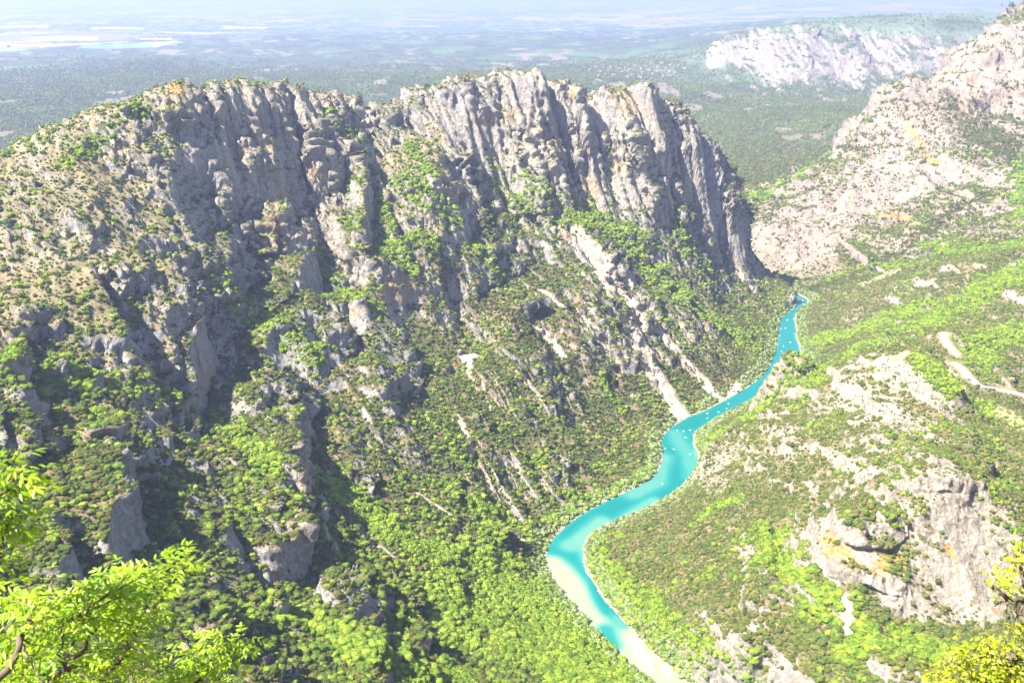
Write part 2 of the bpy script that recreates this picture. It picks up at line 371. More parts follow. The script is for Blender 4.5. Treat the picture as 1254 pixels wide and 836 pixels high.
def road_line(pix, w_, smooth=2):
    P = np.array([hit_on(Rcc, Hc, ac, u, v) for u, v in pix])
    P = smooth_line(P, smooth)
    for _ in range(12): P[1:-1, 2] = (P[:-2, 2] + P[1:-1, 2] + P[2:, 2]) / 3
    return (P, w_)
ROADS.append(road_line([(1300,498),(1254,488),(1225,482),(1200,477),(1185,468),(1172,455),(1163,448)], 6.0))
ROADS.append(road_line([(1174,437),(1163,430),(1152,420),(1157,412)], 5.0))
Hc = macro_h(Xc, Yc)
el = np.arctan2(Hc - H, rc[None])
dv = np.abs(np.diff(el, axis=1)); seg = np.hypot(np.diff(rc)[None], np.diff(Hc, axis=1)) / rc[None, 1:]
run = np.maximum.accumulate(el, axis=1)
vis = (el >= run - 0.01)[:, 1:]
wt = (dv * np.where(vis, 1.0, 0.3) + 0.0022 * np.minimum(seg * 8, 1) + 0.05 * seg * vis * (rc[None, 1:] < 3500)) * np.where(rc[1:] < 250, 0.15, 1.0)[None]
ker = np.array([1, 4, 6, 4, 1]) / 16.0
def blur0(a, n):
    for _ in range(n):
        p = np.pad(a, ((2, 2), (0, 0)), mode='edge'); a = sum(ker[j] * p[j:j + a.shape[0]] for j in range(5))
    return a
wt = blur0(wt, 6); wt = blur0(wt.T, 4).T
cdf = np.concatenate([np.zeros((wt.shape[0], 1)), np.cumsum(wt, 1)], 1); cdf /= cdf[:, -1:]
cdfi = np.empty((NA, len(rc)))
for j in range(len(rc)): cdfi[:, j] = np.interp(AZ, ac, cdf[:, j])
qs = np.linspace(0, 1, NR)
RG = np.empty((NA, NR)); lrc = np.log(rc)
for i in range(NA): RG[i] = np.exp(np.interp(qs, cdfi[i], lrc))
XG = np.sin(AZ)[:, None] * RG; YG = np.cos(AZ)[:, None] * RG
ZG = macro_h(XG, YG)
print("grid", NA, NR, round(time.time() - T0, 1))
def grid_normals(X, Y, Z):
    P = np.stack([X, Y, Z], -1)
    da = np.empty_like(P); da[1:-1] = P[2:] - P[:-2]; da[0] = P[1] - P[-1]; da[-1] = P[0] - P[-2]
    dr = np.empty_like(P); dr[:, 1:-1] = P[:, 2:] - P[:, :-2]; dr[:, 0] = P[:, 1] - P[:, 0]; dr[:, -1] = P[:, -1] - P[:, -2]
    N = np.cross(da, dr); N /= np.linalg.norm(N, axis=-1, keepdims=True) + 1e-12
    return np.where(N[..., 2:3] < 0, -N, N)
NG = grid_normals(XG, YG, ZG)
RR = np.hypot(XG, YG)
dRiv = river_sd(XG, YG)
roadd = np.full(XG.shape, 1e3)
for (P, wdt) in ROADS:
    m = (XG > P[:, 0].min() - 30) & (XG < P[:, 0].max() + 30) & (YG > P[:, 1].min() - 30) & (YG < P[:, 1].max() + 30)
    roadd[m] = np.minimum(roadd[m], poly_sd(XG[m], YG[m], P[:, :2], closed=False))
# rocky relief pushed out along the surface normal, strongest on steep ground
steep = 1 - ss(0.62, 0.86, NG[..., 2] + 0.10 * fbm2(XG / 30, YG / 30, 3, 111))
amp = (0.10 + 0.90 * steep) * ss(2, 12, dRiv) * ss(60, 200, RR) * (1 - ss(5000, 7000, RR)) * ss(5, 11, roadd)
nearm = amp > 0.02
xm, ym, zm = XG[nearm], YG[nearm], ZG[nearm]
def worley(k, kz, seed):
    X_, Y_, Z_ = xm / k + seed, ym / k, zm / kz
    xi, yi, zi = np.round(X_).astype(np.int64), np.round(Y_).astype(np.int64), np.round(Z_).astype(np.int64)
    best = np.full(X_.shape, 9.0)
    for a in (-1, 0):
        for b_ in (-1, 0):
            for c_ in (-1, 0):
                p_, q_, s_ = xi + a, yi + b_, zi + c_
                h1 = TAB3[(p_ + seed) & 63, q_ & 63, s_ & 63]; h2 = TAB3[q_ & 63, (s_ + seed) & 63, p_ & 63]; h3 = TAB3[s_ & 63, p_ & 63, (q_ + seed) & 63]
                best = np.minimum(best, (X_ - p_ - h1) ** 2 + (Y_ - q_ - h2) ** 2 + (Z_ - s_ - h3) ** 2)
    return np.sqrt(np.minimum(best, 1.2))
def r3(k, kz, seed): return 1 - 2 * np.abs(vn3(xm / k, ym / k, zm / kz, seed))
big = ss(1500, 3500, RR[nearm]) 
D = 4.0 * r3(34, 130, 1) + 3.6 * r3(14, 62, 2) + 2.3 * r3(6.5, 26, 3) + 1.0 * r3(3, 7, 4) + 10.0 * (worley(26, 110, 3) - 0.5) + 4.6 * (worley(11, 46, 5) - 0.5) + 1.5 * (worley(5, 12, 7) - 0.5) + 1.6 * (np.abs(((zm + 5 * vn3(xm / 20, ym / 20, zm / 20, 9) + 0.25 * xm) / 11) % 1 - .5) * 4 - 1)
D = D + big * (9 * r3(90, 150, 5) + 6 * r3(45, 60, 6))
hl_ = masks(xm, ym)[6]; D = D * np.clip(1.0 + 1.5 * vn3(xm / 42, ym / 42, zm / 60, 12), .25, 1.9) + 3.5 * vn3(xm / 55, ym / 55, zm / 90, 14)
disp = np.zeros(XG.shape); disp[nearm] = (D - 1.0) * amp[nearm] * (1 - .5 * hl_)
# keep every vertex on its own side: clamp the radial move of the displacement to a share of the local spacing
XG = XG + NG[..., 0] * disp; YG = YG + NG[..., 1] * disp; ZG = ZG + NG[..., 2] * disp
N2 = grid_normals(XG, YG, ZG)
RR = np.hypot(XG, YG)
RGd = RR
def hit(u, v, rmin=60): return hit_on(RR, ZG, AZ, u, v, rmin)

STROKES = [
 ('green', 13, [(405,150),(445,190),(500,225),(550,265)]), ('green', 16, [(430,225),(470,262),(520,300)]), ('green', 10, [(500,180),(530,220)]), ('green', 12, [(655,235),(720,262),(800,300)]),
 ('green', 18, [(435,275),(470,300),(505,335)]), ('green', 15, [(385,315),(415,345),(450,375)]), ('green', 22, [(265,350),(320,395),(385,435)]),
 ('green', 20, [(90,455),(170,480),(250,515),(330,565)]), ('green', 20, [(0,455),(60,475)]), ('green', 26, [(380,575),(450,625),(520,675),(600,700)]),
 ('green', 48, [(600,700),(660,740),(720,800)]), ('green', 55, [(560,740),(640,790),(740,836)]), ('green', 34, [(360,760),(460,800),(560,830)]),
 ('green', 14, [(690,640),(740,612),(800,580)]), ('green', 18, [(560,610),(640,650)]), ('green', 22, [(610,220),(690,265),(760,305),(820,355),(900,415)]),
 ('green', 22, [(510,235),(560,270),(600,325)]), ('green', 12, [(850,260),(830,300),(860,330)]), ('green', 26, [(985,458),(1050,428),(1120,398),(1190,368),(1254,330)]),
 ('green', 22, [(1000,420),(1060,400),(1130,380)]), ('green', 18, [(935,500),(890,528),(862,548)]), ('green', 26, [(728,662),(740,705),(785,755),(850,805),(900,826)]),
 ('green', 26, [(940,655),(965,695),(1010,745),(1070,785),(1150,800)]), ('green', 8, [(845,645),(870,625),(905,612)]), ('green', 14, [(1130,440),(1165,480),(1205,505)]),
 ('green', 20, [(1254,405),(1200,420),(1190,440)]), ('green', 9, [(1020,342),(1060,330),(1110,325)]), ('green', 9, [(930,242),(980,215),(1040,172),(1065,148)]),
 ('green', 14, [(1254,195),(1254,262)]), ('green', 10, [(1130,300),(1170,310),(1254,300)]), ('green', 14, [(740,470),(760,500)]), ('green', 12, [(170,135),(120,180),(80,200)]),
 ('dark', 20, [(1165,130),(1210,165),(1254,205)]), ('dark', 9, [(1110,300),(1160,262),(1215,235)]), ('dark', 10, [(985,355),(1050,333),(1100,312)]), ('dark', 12, [(1190,330),(1254,310)]),
 ('dark', 22, [(830,440),(900,460)]), ('dark', 20, [(640,410),(700,450),(760,470)]), ('dark', 22, [(520,300),(600,380),(640,400)]),
 ('scree', 6.5, [(700,285),(725,308),(750,335),(775,370),(790,420),(812,470),(832,508)]), ('scree', 5, [(735,335),(765,395),(800,455),(826,503)]), ('scree', 4, [(775,365),(805,405),(835,440),(862,465),(886,497)]),
 ('scree', 2.2, [(662,356),(697,382)]), ('scree', 2.4, [(655,402),(668,410),(690,436)]), ('scree', 3.5, [(564,434),(572,442),(582,434)]), ('scree', 2, [(573,442),(576,460)]),
 ('scree', 3.8, [(464,732),(490,752),(526,790)]), ('scree', 2.6, [(440,655),(480,682)]), ('scree', 2.4, [(512,606),(550,630)]), ('scree', 2.0, [(662,590),(688,616)]), ('scree', 1.8, [(604,640),(640,662)]),
 ('scree', 8, [(1036,742),(1036,758)]), ('scree', 3, [(1034,730),(1037,776)]), ('scree', 4, [(115,300),(135,308)]), ('scree', 5, [(222,797),(232,800)]), ('scree', 2, [(560,510),(600,600)]), ('scree', 1.6, [(590,470),(600,500)]),
 ('scree', 2, [(1150,640),(1145,660)]), ('scree', 3, [(905,470),(890,495)]),
 ('rock', 16, [(680,275),(700,300),(740,330)]), ('rock', 22, [(1070,505),(1125,525)]), ('rock', 34, [(1150,575),(1180,640),(1205,700),(1150,735)]), ('rock', 26, [(1075,705),(1120,740),(1210,745)]), ('rock', 22, [(1015,662),(1055,690)]),
 ('rock', 16, [(1095,450),(1140,478),(1165,510)]), ('rock', 14, [(958,465),(972,475)]), ('rock', 11, [(855,585),(885,572)]), ('rock', 14, [(895,790),(925,765)]), ('rock', 12, [(942,700),(962,690)]), ('rock', 9, [(1000,545),(1040,570)]),
 ('rock', 60, [(960,290),(1040,250),(1110,200),(1140,130),(1200,80)]), ('rock', 40, [(1060,200),(1100,240),(1160,215)]), ('rock', 24, [(980,320),(1020,300)]), ('rock', 26, [(1230,120),(1254,90)]), ('rock', 22, [(1235,215),(1254,240)]),
 ('orange', 13, [(1012,662),(1030,685),(1048,702)]), ('orange', 11, [(1070,700),(1098,685)]), ('orange', 4, [(1160,672),(1172,692)]), ('orange', 3, [(1215,745),(1222,752)]), ('orange', 5, [(1112,150),(1130,180)]), ('orange', 4, [(1190,98),(1197,112)]),
 ('orange', 5, [(1080,262),(1110,268)]), ('orange', 5, [(1130,190),(1150,205)]), ('orange', 4, [(1020,250),(1060,235)]), ('orange', 3, [(868,55),(872,66)]), ('orange', 4, [(190,100),(215,112)]), ('orange', 5, [(700,115),(720,120)]), ('orange', 4, [(724,185),(728,200)]),
 ('path', 1.6, [(1095,262),(1125,276),(1150,284),(1185,290)]), ('path', 2.2, [(1162,322),(1195,328),(1225,334),(1260,342)]), ('path', 2.2, [(1148,288),(1155,302)]), ('path', 1.5, [(985,230),(1020,240),(1050,258)]), ('path', 1.2, [(1215,252),(1206,266)]),
 ('path', 1.5, [(1210,545),(1220,570)]), ('bare', 12, [(1225,500),(1254,520)]), ('bare', 12, [(1065,345),(1090,335)]), ('path', 5, [(1095,440),(1110,433)]),
 ('rock', 10, [(1254,370),(1215,350)]),
]
SM = {k: np.zeros(XG.shape) for k in ('green', 'dark', 'scree', 'rock', 'orange', 'path', 'bare')}
edge = fbm2(XG / 14, YG / 14, 3, 121) + 0.5 * fbm2(XG / 4, YG / 4, 2, 122)
for kind, wpx, pix in STROKES:
    P = np.array([hit(u, v) for u, v in pix]); dm = np.linalg.norm(P - [0, 0, H], axis=1)
    wd = wpx * dm.mean() / FPX * (2.0 if kind == 'scree' and wpx > 1.7 and wpx < 7 else 1); pad = wd * 1.8
    m = (XG > P[:, 0].min() - pad) & (XG < P[:, 0].max() + pad) & (YG > P[:, 1].min() - pad) & (YG < P[:, 1].max() + pad)
    q = np.stack([XG[m], YG[m], ZG[m]], -1); bd = np.full(len(q), 1e9)
    for i in range(len(P) - 1):
        e = P[i+1] - P[i]; L = e @ e + 1e-9
        t = np.clip(((q - P[i]) @ e) / L, 0, 1)
        bd = np.minimum(bd, np.linalg.norm(q - P[i] - t[:, None] * e, axis=1))
    SM[kind][m] = np.maximum(SM[kind][m], 1 - ss(wd * 0.55, wd * 1.25, bd + edge[m] * wd * (0.95 if kind in ('green', 'dark') else 0.55)))

# ---- ground colours
r_, az_, dr_, side_, mass_, mtn_, hill_, far_, band_ = masks(XG, YG)
nz = N2[..., 2]
n1 = fbm2(XG / 60, YG / 60, 4, 131); n2 = fbm2(XG / 9, YG / 9, 3, 133); n3 = fbm2(XG / 300, YG / 300, 3, 135)
brush = mass_ * BRU(az_, dr_, ZG)
wooded = mass_ * ss(-0.16, -0.06, az_) * (1 - ss(215, 275, ZG))
rock = 1 - ss(0.62, 0.78, nz + 0.12 * n2 + 0.06 * n1 + 0.10 * wooded + 0.13 * brush)
thin = ss(-0.1, 0.35, n1 + 0.3 * n2 - 0.15)          # thin soil: rock showing between the bushes
rock = np.maximum(rock, 0.62 * thin * ss(0.97, 0.80, nz) * (mass_ * (1 - .7 * wooded) + 1.1 * hill_))
# the upper left shoulder is mostly bare
shoulder = mass_ * ss(210, 300, ZG) * (1 - ss(0.05, 0.12, az_ - 0.0)) * ss(-0.35, 0.1, n1)
rock = np.maximum(rock, shoulder * 0.3)
rock = np.maximum(rock, mtn_ * ss(-0.3, 0.1, n1 + 0.25 * n2) * ss(0.99, 0.9, nz) * 0.8)
rock = np.maximum(rock, ss(0.93, 0.80, nz + 0.08 * n2) * band_)
rock = rock * (1 - .8 * brush * ss(-.25, .2, fbm2(XG / 26, YG / 26, 3, 193)) * ss(.35, .6, nz))
rock = np.maximum(rock, SM['rock'] * ss(-0.5, -0.1, n2 + 0.4 * n1)) * (1 - SM['green'] * ss(0.30, 0.55, nz)) * (1 - 0.85 * SM['dark'])
def C_(*c): return np.array(c, float)
def mix(a, b, t): return a + (b - a) * np.clip(t, 0, 1)[..., None]
g0 = mix(C_(.20,.15,.075)[None, None], C_(.075,.095,.030)[None, None], ss(-0.3, 0.3, n2 + 0.3 * n1))
g0 = mix(g0, C_(.30,.22,.13), ss(0.1, 0.5, fbm2(XG / 16, YG / 16, 3, 141)) * 0.7)
g0 = mix(g0, C_(.13,.20,.035), SM['green'] * 0.6)
g0 = mix(g0, C_(.33,.27,.15), (0.3 * hill_ + .6 * brush) * (1 - SM['green']))
rk = mix(C_(.40,.38,.36)[None, None], C_(.46,.405,.33)[None, None], ss(-0.3, 0.4, n3 + 0.5 * n1))
rk = mix(rk, C_(.26,.245,.24), ss(0.05, 0.5, fbm2((XG + YG) / 7, ZG / 22, 3, 143)) * 0.6)
stk = ss(.15, .5, fbm2((XG * .8 + YG * .6) / 5, ZG / 70, 3, 195)) * ss(.75, .5, nz)
rk = mix(rk, C_(.20,.19,.19), stk * .5)
rk = mix(rk, C_(.50,.33,.16), ss(0.25, 0.55, fbm2(XG / 40, ZG / 40, 3, 145)) * 0.55)
rk = mix(rk, C_(.36,.275,.215), mtn_ * 0.8)
rk = mix(rk, C_(.29,.245,.20), band_ * 0.85)
rk = mix(rk, C_(.44,.37,.29), hill_ * 0.6)
col = mix(g0, rk, rock)
col = mix(col, C_(.66,.30,.07), SM['orange'] * ss(-0.35, 0.3, fbm2((XG + YG) / 3.5, ZG / 16, 3, 147)))
col = mix(col, C_(.52,.43,.33), SM['scree']); col = mix(col, C_(.50,.36,.20), SM['path']); col = mix(col, C_(.34,.34,.14), SM['bare'])
col = mix(col, C_(.42,.30,.17), ss(8.5, 6, roadd) * ss(-0.4, 0.2, n2))
# far land: woods with bare patches, then fields on the plateau
wood = mix(C_(.050,.070,.040)[None, None], C_(.085,.110,.050)[None, None], ss(-0.4, 0.4, fbm2(XG / 45, YG / 45, 3, 151)))  # woods lightened: some of the distance haze is put into their colour
wood = mix(wood, C_(.10,.17,.06), ss(0.15, 0.5, fbm2(XG / 260, YG / 260, 4, 153)) * 0.8)
wood = mix(wood, C_(.20,.17,.12), ss(0.24, 0.38, fbm2(XG / 90, YG / 140, 4, 155) * 0.8 + 0.25 * fbm2(XG / 700, YG / 700, 2, 157)))
def cells(x, y, wx, wy, seed):
    row = np.floor(y / wy).astype(np.int64); off = TAB2[(row * 7 + seed) & 511, 3] * wx
    wx2 = wx * (0.6 + 0.9 * TAB2[(row * 13 + seed) & 511, 9])
    cl_ = np.floor((x + off) / wx2).astype(np.int64)
    return TAB2[(row + seed) & 511, (cl_ * 5 + row * 3) & 511], TAB2[(cl_ + seed * 3) & 511, (row * 11 + cl_) & 511]
xr = XG * 0.96 - YG * 0.28 + 30 * n3; yr = XG * 0.28 + YG * 0.96
a1, a2 = cells(xr, yr, 300, 420, 5)
fcol = mix(C_(.19,.18,.13)[None, None], C_(.09,.13,.06)[None, None], (a1 > 0.42).astype(float))
fcol = mix(fcol, C_(.24,.17,.12), (a1 > 0.80).astype(float)); fcol = mix(fcol, C_(.27,.26,.21), (a2 > 0.86).astype(float))
isf = 0.85 * ss(0.08, 0.14, fbm2(XG / 1500, YG / 2200, 4, 161) + 0.10 * a2 - 0.02)
plate = ss(7200, 7500, r_ - 4200 * np.clip(az_ + .45, 0, 1) + 1500 * fbm2(XG / 1300, YG / 2500, 4, 163))
fl = mix(wood, mix(wood * 1.3, fcol, isf), plate)
vill = np.exp(-(((XG - 1050) / 900) ** 2 + ((YG - 5000) / 700) ** 2)) * (1 - band_)
fl = mix(fl, C_(.11,.145,.08), ss(0.25, 0.6, vill + 0.35 * n3) * (1 - plate) * 0.8)
fl = mix(fl, C_(.12,.165,.09), ss(.20, .26, az_) * ss(4950, 5250, r_) * (1 - ss(7000, 7600, r_)) * ss(285, 310, ZG) * ss(-.4, .1, n3))
FIELDS = [((.62,.36,.20), [(18,59),(18,56),(80,54),(160,50.5),(160,53),(100,56.5)]), ((.62,.36,.20), [(75,50),(80,48),(120,47),(118,50)]), ((.20,.40,.22), [(95,59),(100,56.5),(160,54),(178,52),(190,58),(120,60)]),
 ((.50,.46,.34), [(178,52),(215,50),(224,53),(190,59)]), ((.20,.36,.18), [(0,63),(0,58),(30,58),(50,60),(20,63)]), ((.50,.38,.26), [(0,57),(0,54),(20,53),(18,57)]), ((.62,.50,.30), [(165,48),(210,47),(212,49),(170,49.5)]),
 ((.6,.55,.42), [(0,35),(0,33),(60,32),(60,34)]), ((.6,.55,.42), [(110,36),(115,34),(175,34),(175,36)]), ((.6,.55,.42), [(270,36),(275,33.5),(325,34),(325,36)]),
]
for cc, pix in FIELDS:
    P = np.array([hit(u, v)[:2] for u, v in pix]); 
    m = (XG > P[:, 0].min() - 50) & (XG < P[:, 0].max() + 50) & (YG > P[:, 1].min() - 50) & (YG < P[:, 1].max() + 50)
    if not m.any(): continue
    sdp = poly_sd(XG[m], YG[m], P); k = 0.45 * (1 - ss(-10, 10, sdp)); f0 = fl[m]; fl[m] = f0 + (C_(*cc) - f0) * k[:, None]
fl = mix(fl, rk, np.maximum(rock * band_, ss(0.8, 0.7, nz) * far_))
fl = mix(fl, C_(.14,.24,.07), SM['green'] * 0.8)
col = mix(col, fl, far_)
# river banks: pale gravel and mud
col = mix(col, C_(.42,.34,.22), ss(3.5, 1.0, dRiv + 3 * n2) * (np.abs(dRiv) < 9) * (far_ < .5))
near_ = 1 - ss(40, 120, RR)
col = mix(col, C_(.25,.20,.13), near_ * 0.6)
col *= (0.92 + 0.16 * fbm2(XG / 2.2, YG / 2.2, 2, 171) )[..., None]
col = np.clip(col, 0.01, 0.8)
# gravel islands
GRAV = [(785, 800, 5, 17), (774, 786, 3.5, 5), (815, 822, 3, 6)]

def new_mat(name):
    m = bpy.data.materials.new(name); m.use_nodes = True
    t = m.node_tree; b = t.nodes["Principled BSDF"]; b.inputs['Roughness'].default_value = 0.9
    b.inputs['Specular IOR Level'].default_value = 0.15
    return m, t, b
def simple(name, c, rough=0.8, spec=0.2):
    m, t, b = new_mat(name); n = t.nodes.new("ShaderNodeTexNoise"); n.inputs['Scale'].default_value = 6
    r = t.nodes.new("ShaderNodeMapRange"); r.inputs[3].default_value = 0.85; r.inputs[4].default_value = 1.15
    x = t.nodes.new("ShaderNodeMix"); x.data_type = 'RGBA'; x.blend_type = 'MULTIPLY'; x.inputs[0].default_value = 1
    x.inputs[6].default_value = (*c, 1); t.links.new(n.outputs[0], r.inputs[0]); t.links.new(r.outputs[0], x.inputs[7]); t.links.new(x.outputs[2], b.inputs['Base Color'])
    b.inputs['Roughness'].default_value = rough; b.inputs['Specular IOR Level'].default_value = spec
    return m
mt, t, b = new_mat("ground_and_rock")
ca_ = t.nodes.new("ShaderNodeAttribute"); ca_.attribute_name = "col"
ra_ = t.nodes.new("ShaderNodeAttribute"); ra_.attribute_name = "rock"
geo = t.nodes.new("ShaderNodeNewGeometry")
def nnoise(scale, det=4, rough=0.6):
    n = t.nodes.new("ShaderNodeTexNoise"); n.inputs['Scale'].default_value = scale; n.inputs['Detail'].default_value = det; n.inputs['Roughness'].default_value = rough
    t.links.new(geo.outputs['Position'], n.inputs['Vector']); return n
na = nnoise(0.35, 5, 0.7); nb = nnoise(1.3, 3, 0.7)
vo = t.nodes.new("ShaderNodeTexVoronoi"); vo.inputs['Scale'].default_value = 0.22; vo.feature = 'DISTANCE_TO_EDGE'
wv = t.nodes.new("ShaderNodeVectorMath"); wv.operation = 'ADD'; sc_ = t.nodes.new("ShaderNodeVectorMath"); sc_.operation = 'SCALE'; sc_.inputs['Scale'].default_value = 5.0
t.links.new(na.outputs['Color'], sc_.inputs[0]); t.links.new(geo.outputs['Position'], wv.inputs[0]); t.links.new(sc_.outputs[0], wv.inputs[1]); t.links.new(wv.outputs[0], vo.inputs['Vector'])
crk = t.nodes.new("ShaderNodeMapRange"); crk.inputs[1].default_value = 0.0; crk.inputs[2].default_value = 0.12; crk.inputs[3].default_value = 0.72; crk.inputs[4].default_value = 1.0
t.links.new(vo.outputs['Distance'], crk.inputs[0])
crm = t.nodes.new("ShaderNodeMix"); crm.data_type = 'FLOAT'; t.links.new(ra_.outputs['Fac'], crm.inputs[0]); crm.inputs[2].default_value = 1.0; t.links.new(crk.outputs[0], crm.inputs[3])
mr = t.nodes.new("ShaderNodeMapRange"); mr.inputs[1].default_value = 0.3; mr.inputs[2].default_value = 0.7; mr.inputs[3].default_value = 0.72; mr.inputs[4].default_value = 1.22
t.links.new(na.outputs['Fac'], mr.inputs[0])
mm = t.nodes.new("ShaderNodeMath"); mm.operation = 'MULTIPLY'; t.links.new(mr.outputs[0], mm.inputs[0]); t.links.new(crm.outputs[0], mm.inputs[1])
mx = t.nodes.new("ShaderNodeMix"); mx.data_type = 'RGBA'; mx.blend_type = 'MULTIPLY'; mx.inputs[0].default_value = 1
t.links.new(ca_.outputs['Color'], mx.inputs[6]); t.links.new(mm.outputs[0], mx.inputs[7]); t.links.new(mx.outputs[2], b.inputs['Base Color'])
vs_ = t.nodes.new("ShaderNodeVectorMath"); vs_.operation = 'MULTIPLY'; vs_.inputs[1].default_value = (0.30, 0.30, 0.14); t.links.new(wv.outputs[0], vs_.inputs[0])
vb_ = t.nodes.new("ShaderNodeTexVoronoi"); vb_.inputs['Scale'].default_value = 1.0; t.links.new(vs_.outputs[0], vb_.inputs['Vector'])
rvm = t.nodes.new("ShaderNodeMath"); rvm.operation = 'MULTIPLY'; t.links.new(vb_.outputs['Distance'], rvm.inputs[0]); rm2 = t.nodes.new("ShaderNodeMath"); rm2.operation = 'MULTIPLY'; rm2.inputs[1].default_value = -1.3
t.links.new(ra_.outputs['Fac'], rm2.inputs[0]); t.links.new(rm2.outputs[0], rvm.inputs[1])
ad0 = t.nodes.new("ShaderNodeMath"); ad0.operation = 'ADD'
ad = t.nodes.new("ShaderNodeMath"); ad.operation = 'ADD'; t.links.new(na.outputs['Fac'], ad.inputs[0]); t.links.new(nb.outputs['Fac'], ad.inputs[1])
bp = t.nodes.new("ShaderNodeBump"); bp.inputs['Strength'].default_value = 0.8; bp.inputs['Distance'].default_value = 2.2
t.links.new(ad.outputs[0], ad0.inputs[0]); t.links.new(rvm.outputs[0], ad0.inputs[1]); t.links.new(ad0.outputs[0], bp.inputs['Height']); t.links.new(bp.outputs[0], b.inputs['Normal'])
MAT_T = mt

def mesh_from(verts, faces_quad, name, mat):
    me = bpy.data.meshes.new(name)
    nv, nf = len(verts), len(faces_quad); k = faces_quad.shape[1]
    me.vertices.add(nv); me.vertices.foreach_set("co", verts.astype(np.float32).ravel())
    me.loops.add(nf * k); me.loops.foreach_set("vertex_index", faces_quad.astype(np.int32).ravel())
    me.polygons.add(nf); me.polygons.foreach_set("loop_start", np.arange(0, nf * k, k, dtype=np.int32))
    me.update(calc_edges=True); me.materials.append(mat)
    o = bpy.data.objects.new(name, me); COL.objects.link(o)
    return o
def smooth_shade(me): me.polygons.foreach_set("use_smooth", np.ones(len(me.polygons), bool))
idx = np.arange(NA * NR).reshape(NA, NR)
i2 = np.roll(idx, -1, axis=0)
Q = np.stack([idx[:, :-1], idx[:, 1:], i2[:, 1:], i2[:, :-1]], -1)       # az, r
V = np.stack([XG, YG, ZG], -1).reshape(-1, 3); CV = col.reshape(-1, 3)
RKV = rock.ravel()
# give each face to a region
reg = np.zeros((NA, NR - 1), int)
rq = RR[:, :-1]; aq = np.repeat(AZ[:, None], NR - 1, 1)
inside = np.zeros_like(reg, bool); inside[:NA_IN - 1] = True
reg[:] = 0                                                   # ground
reg[(rq > 330) & (side_[:, :-1] < 0) & inside] = 1           # mountain left of the river
reg[(rq > 330) & (side_[:, :-1] >= 0) & inside] = 2          # hillside right of the river
reg[(rq > 330) & (dr_[:, :-1] > 250) & (aq < 0.215) & inside] = 3
reg[(aq >= 0.215) & (rq > 3050) & inside] = 3
reg[(aq >= 0.215) & (rq > 1600) & (rq <= 3050) & inside] = 4
reg[(rq > 5000) & ~inside] = 3
TER = {}
for k, nm in ((0, "ground"), (1, "mountain"), (2, "hillside"), (3, "plain"), (4, "far_mountain")):
    f = Q[reg == k]
    u_, inv = np.unique(f, return_inverse=True)
    o = mesh_from(V[u_], inv.reshape(-1, 4)[:, ::-1], nm, MAT_T)
    at = o.data.attributes.new("col", 'FLOAT_COLOR', 'POINT'); at.data.foreach_set("color", np.hstack([CV[u_], np.ones((len(u_), 1))]).astype(np.float32).ravel())
    at = o.data.attributes.new("rock", 'FLOAT', 'POINT'); at.data.foreach_set("value", RKV[u_].astype(np.float32))
    smooth_shade(o.data)
    o['kind'] = 'structure'; TER[nm] = o
# close the small hole under the tripod
k0 = idx[:, 0]
cen = V[k0].mean(0)
vv = np.vstack([V[k0], cen]); ff = np.array([[i, (i + 1) % NA, NA, NA] for i in range(NA)])
bm = bmesh.new(); bv = [bm.verts.new(p) for p in vv]
for i in range(NA): bm.faces.new((bv[(i + 1) % NA], bv[i], bv[NA]))
bm.normal_update(); 
me = bpy.data.meshes.new("ledge"); bm.to_mesh(me); bm.free(); me.materials.append(MAT_T)
at = me.attributes.new("col", 'FLOAT_COLOR', 'POINT'); at.data.foreach_set("color", np.tile([.25,.2,.13,1], NA + 1).astype(np.float32))
o = bpy.data.objects.new("ground_ledge", me); COL.objects.link(o); o['kind'] = 'structure'
print("terrain", round(time.time() - T0, 1))

# ------------------------------------------------------------------ river
gx = np.arange(-60, 600, 3.0); gy = np.arange(440, 1950, 4.0)
GX, GY = np.meshgrid(gx, gy, indexing='ij')
sdw = river_sd(GX, GY)
sh = np.zeros(GX.shape)
for wpx, amt, pix in [(14, 1.0, [(676,690),(700,725),(728,762),(765,800),(800,830)]), (12, 1.0, [(775,780),(800,812),(835,840)]), (12, .6, [(730,690),(715,660),(740,640)]), (9, .55, [(755,640),(800,612)]),
                      (13, .55, [(700,668),(725,655)]), (12, .5, [(812,560),(800,590),(775,606)]), (20, .85, [(800,836),(850,880)]), (6, .5, [(745,745),(770,775)]), (4, .6, [(851,545),(856,560)]), (10, .45, [(826,530),(845,560),(850,585)])]:
    P = np.array([at_z(u, v)[:2] for u, v in pix]); wd = wpx * 1.15
    sh = np.maximum(sh, amt * (1 - ss(wd * 0.4, wd * 1.6, poly_sd(GX, GY, P, closed=False) + 5 * fbm2(GX / 18, GY / 40, 3, 181))))
for pix in [[(722,690),(735,720),(748,745)], [(742,770),(750,790)]]:
    P = np.array([at_z(u, v)[:2] for u, v in pix]); sh *= 0.25 + 0.75 * ss(1, 14, poly_sd(GX, GY, P, closed=False))
sh = np.minimum(sh, 0.88)
sh = np.maximum(sh, 0.4 * ss(-5, -1, sdw) * ss(-.2, .3, fbm2(GX / 40, GY / 40, 2, 183)))
iw = np.arange(GX.size).reshape(GX.shape)
FQ = np.stack([iw[:-1, :-1], iw[1:, :-1], iw[1:, 1:], iw[:-1, 1:]], -1)
keep = (sdw[:-1, :-1] < 7)
FQ = FQ[keep]; u_, inv = np.unique(FQ, return_inverse=True)
WV = np.stack([GX, GY, np.zeros_like(GX)], -1).reshape(-1, 3)[u_]
mw_, t, b = new_mat("turquoise_water")
wa = t.nodes.new("ShaderNodeAttribute"); wa.attribute_name = "shallow"
geo = t.nodes.new("ShaderNodeNewGeometry")
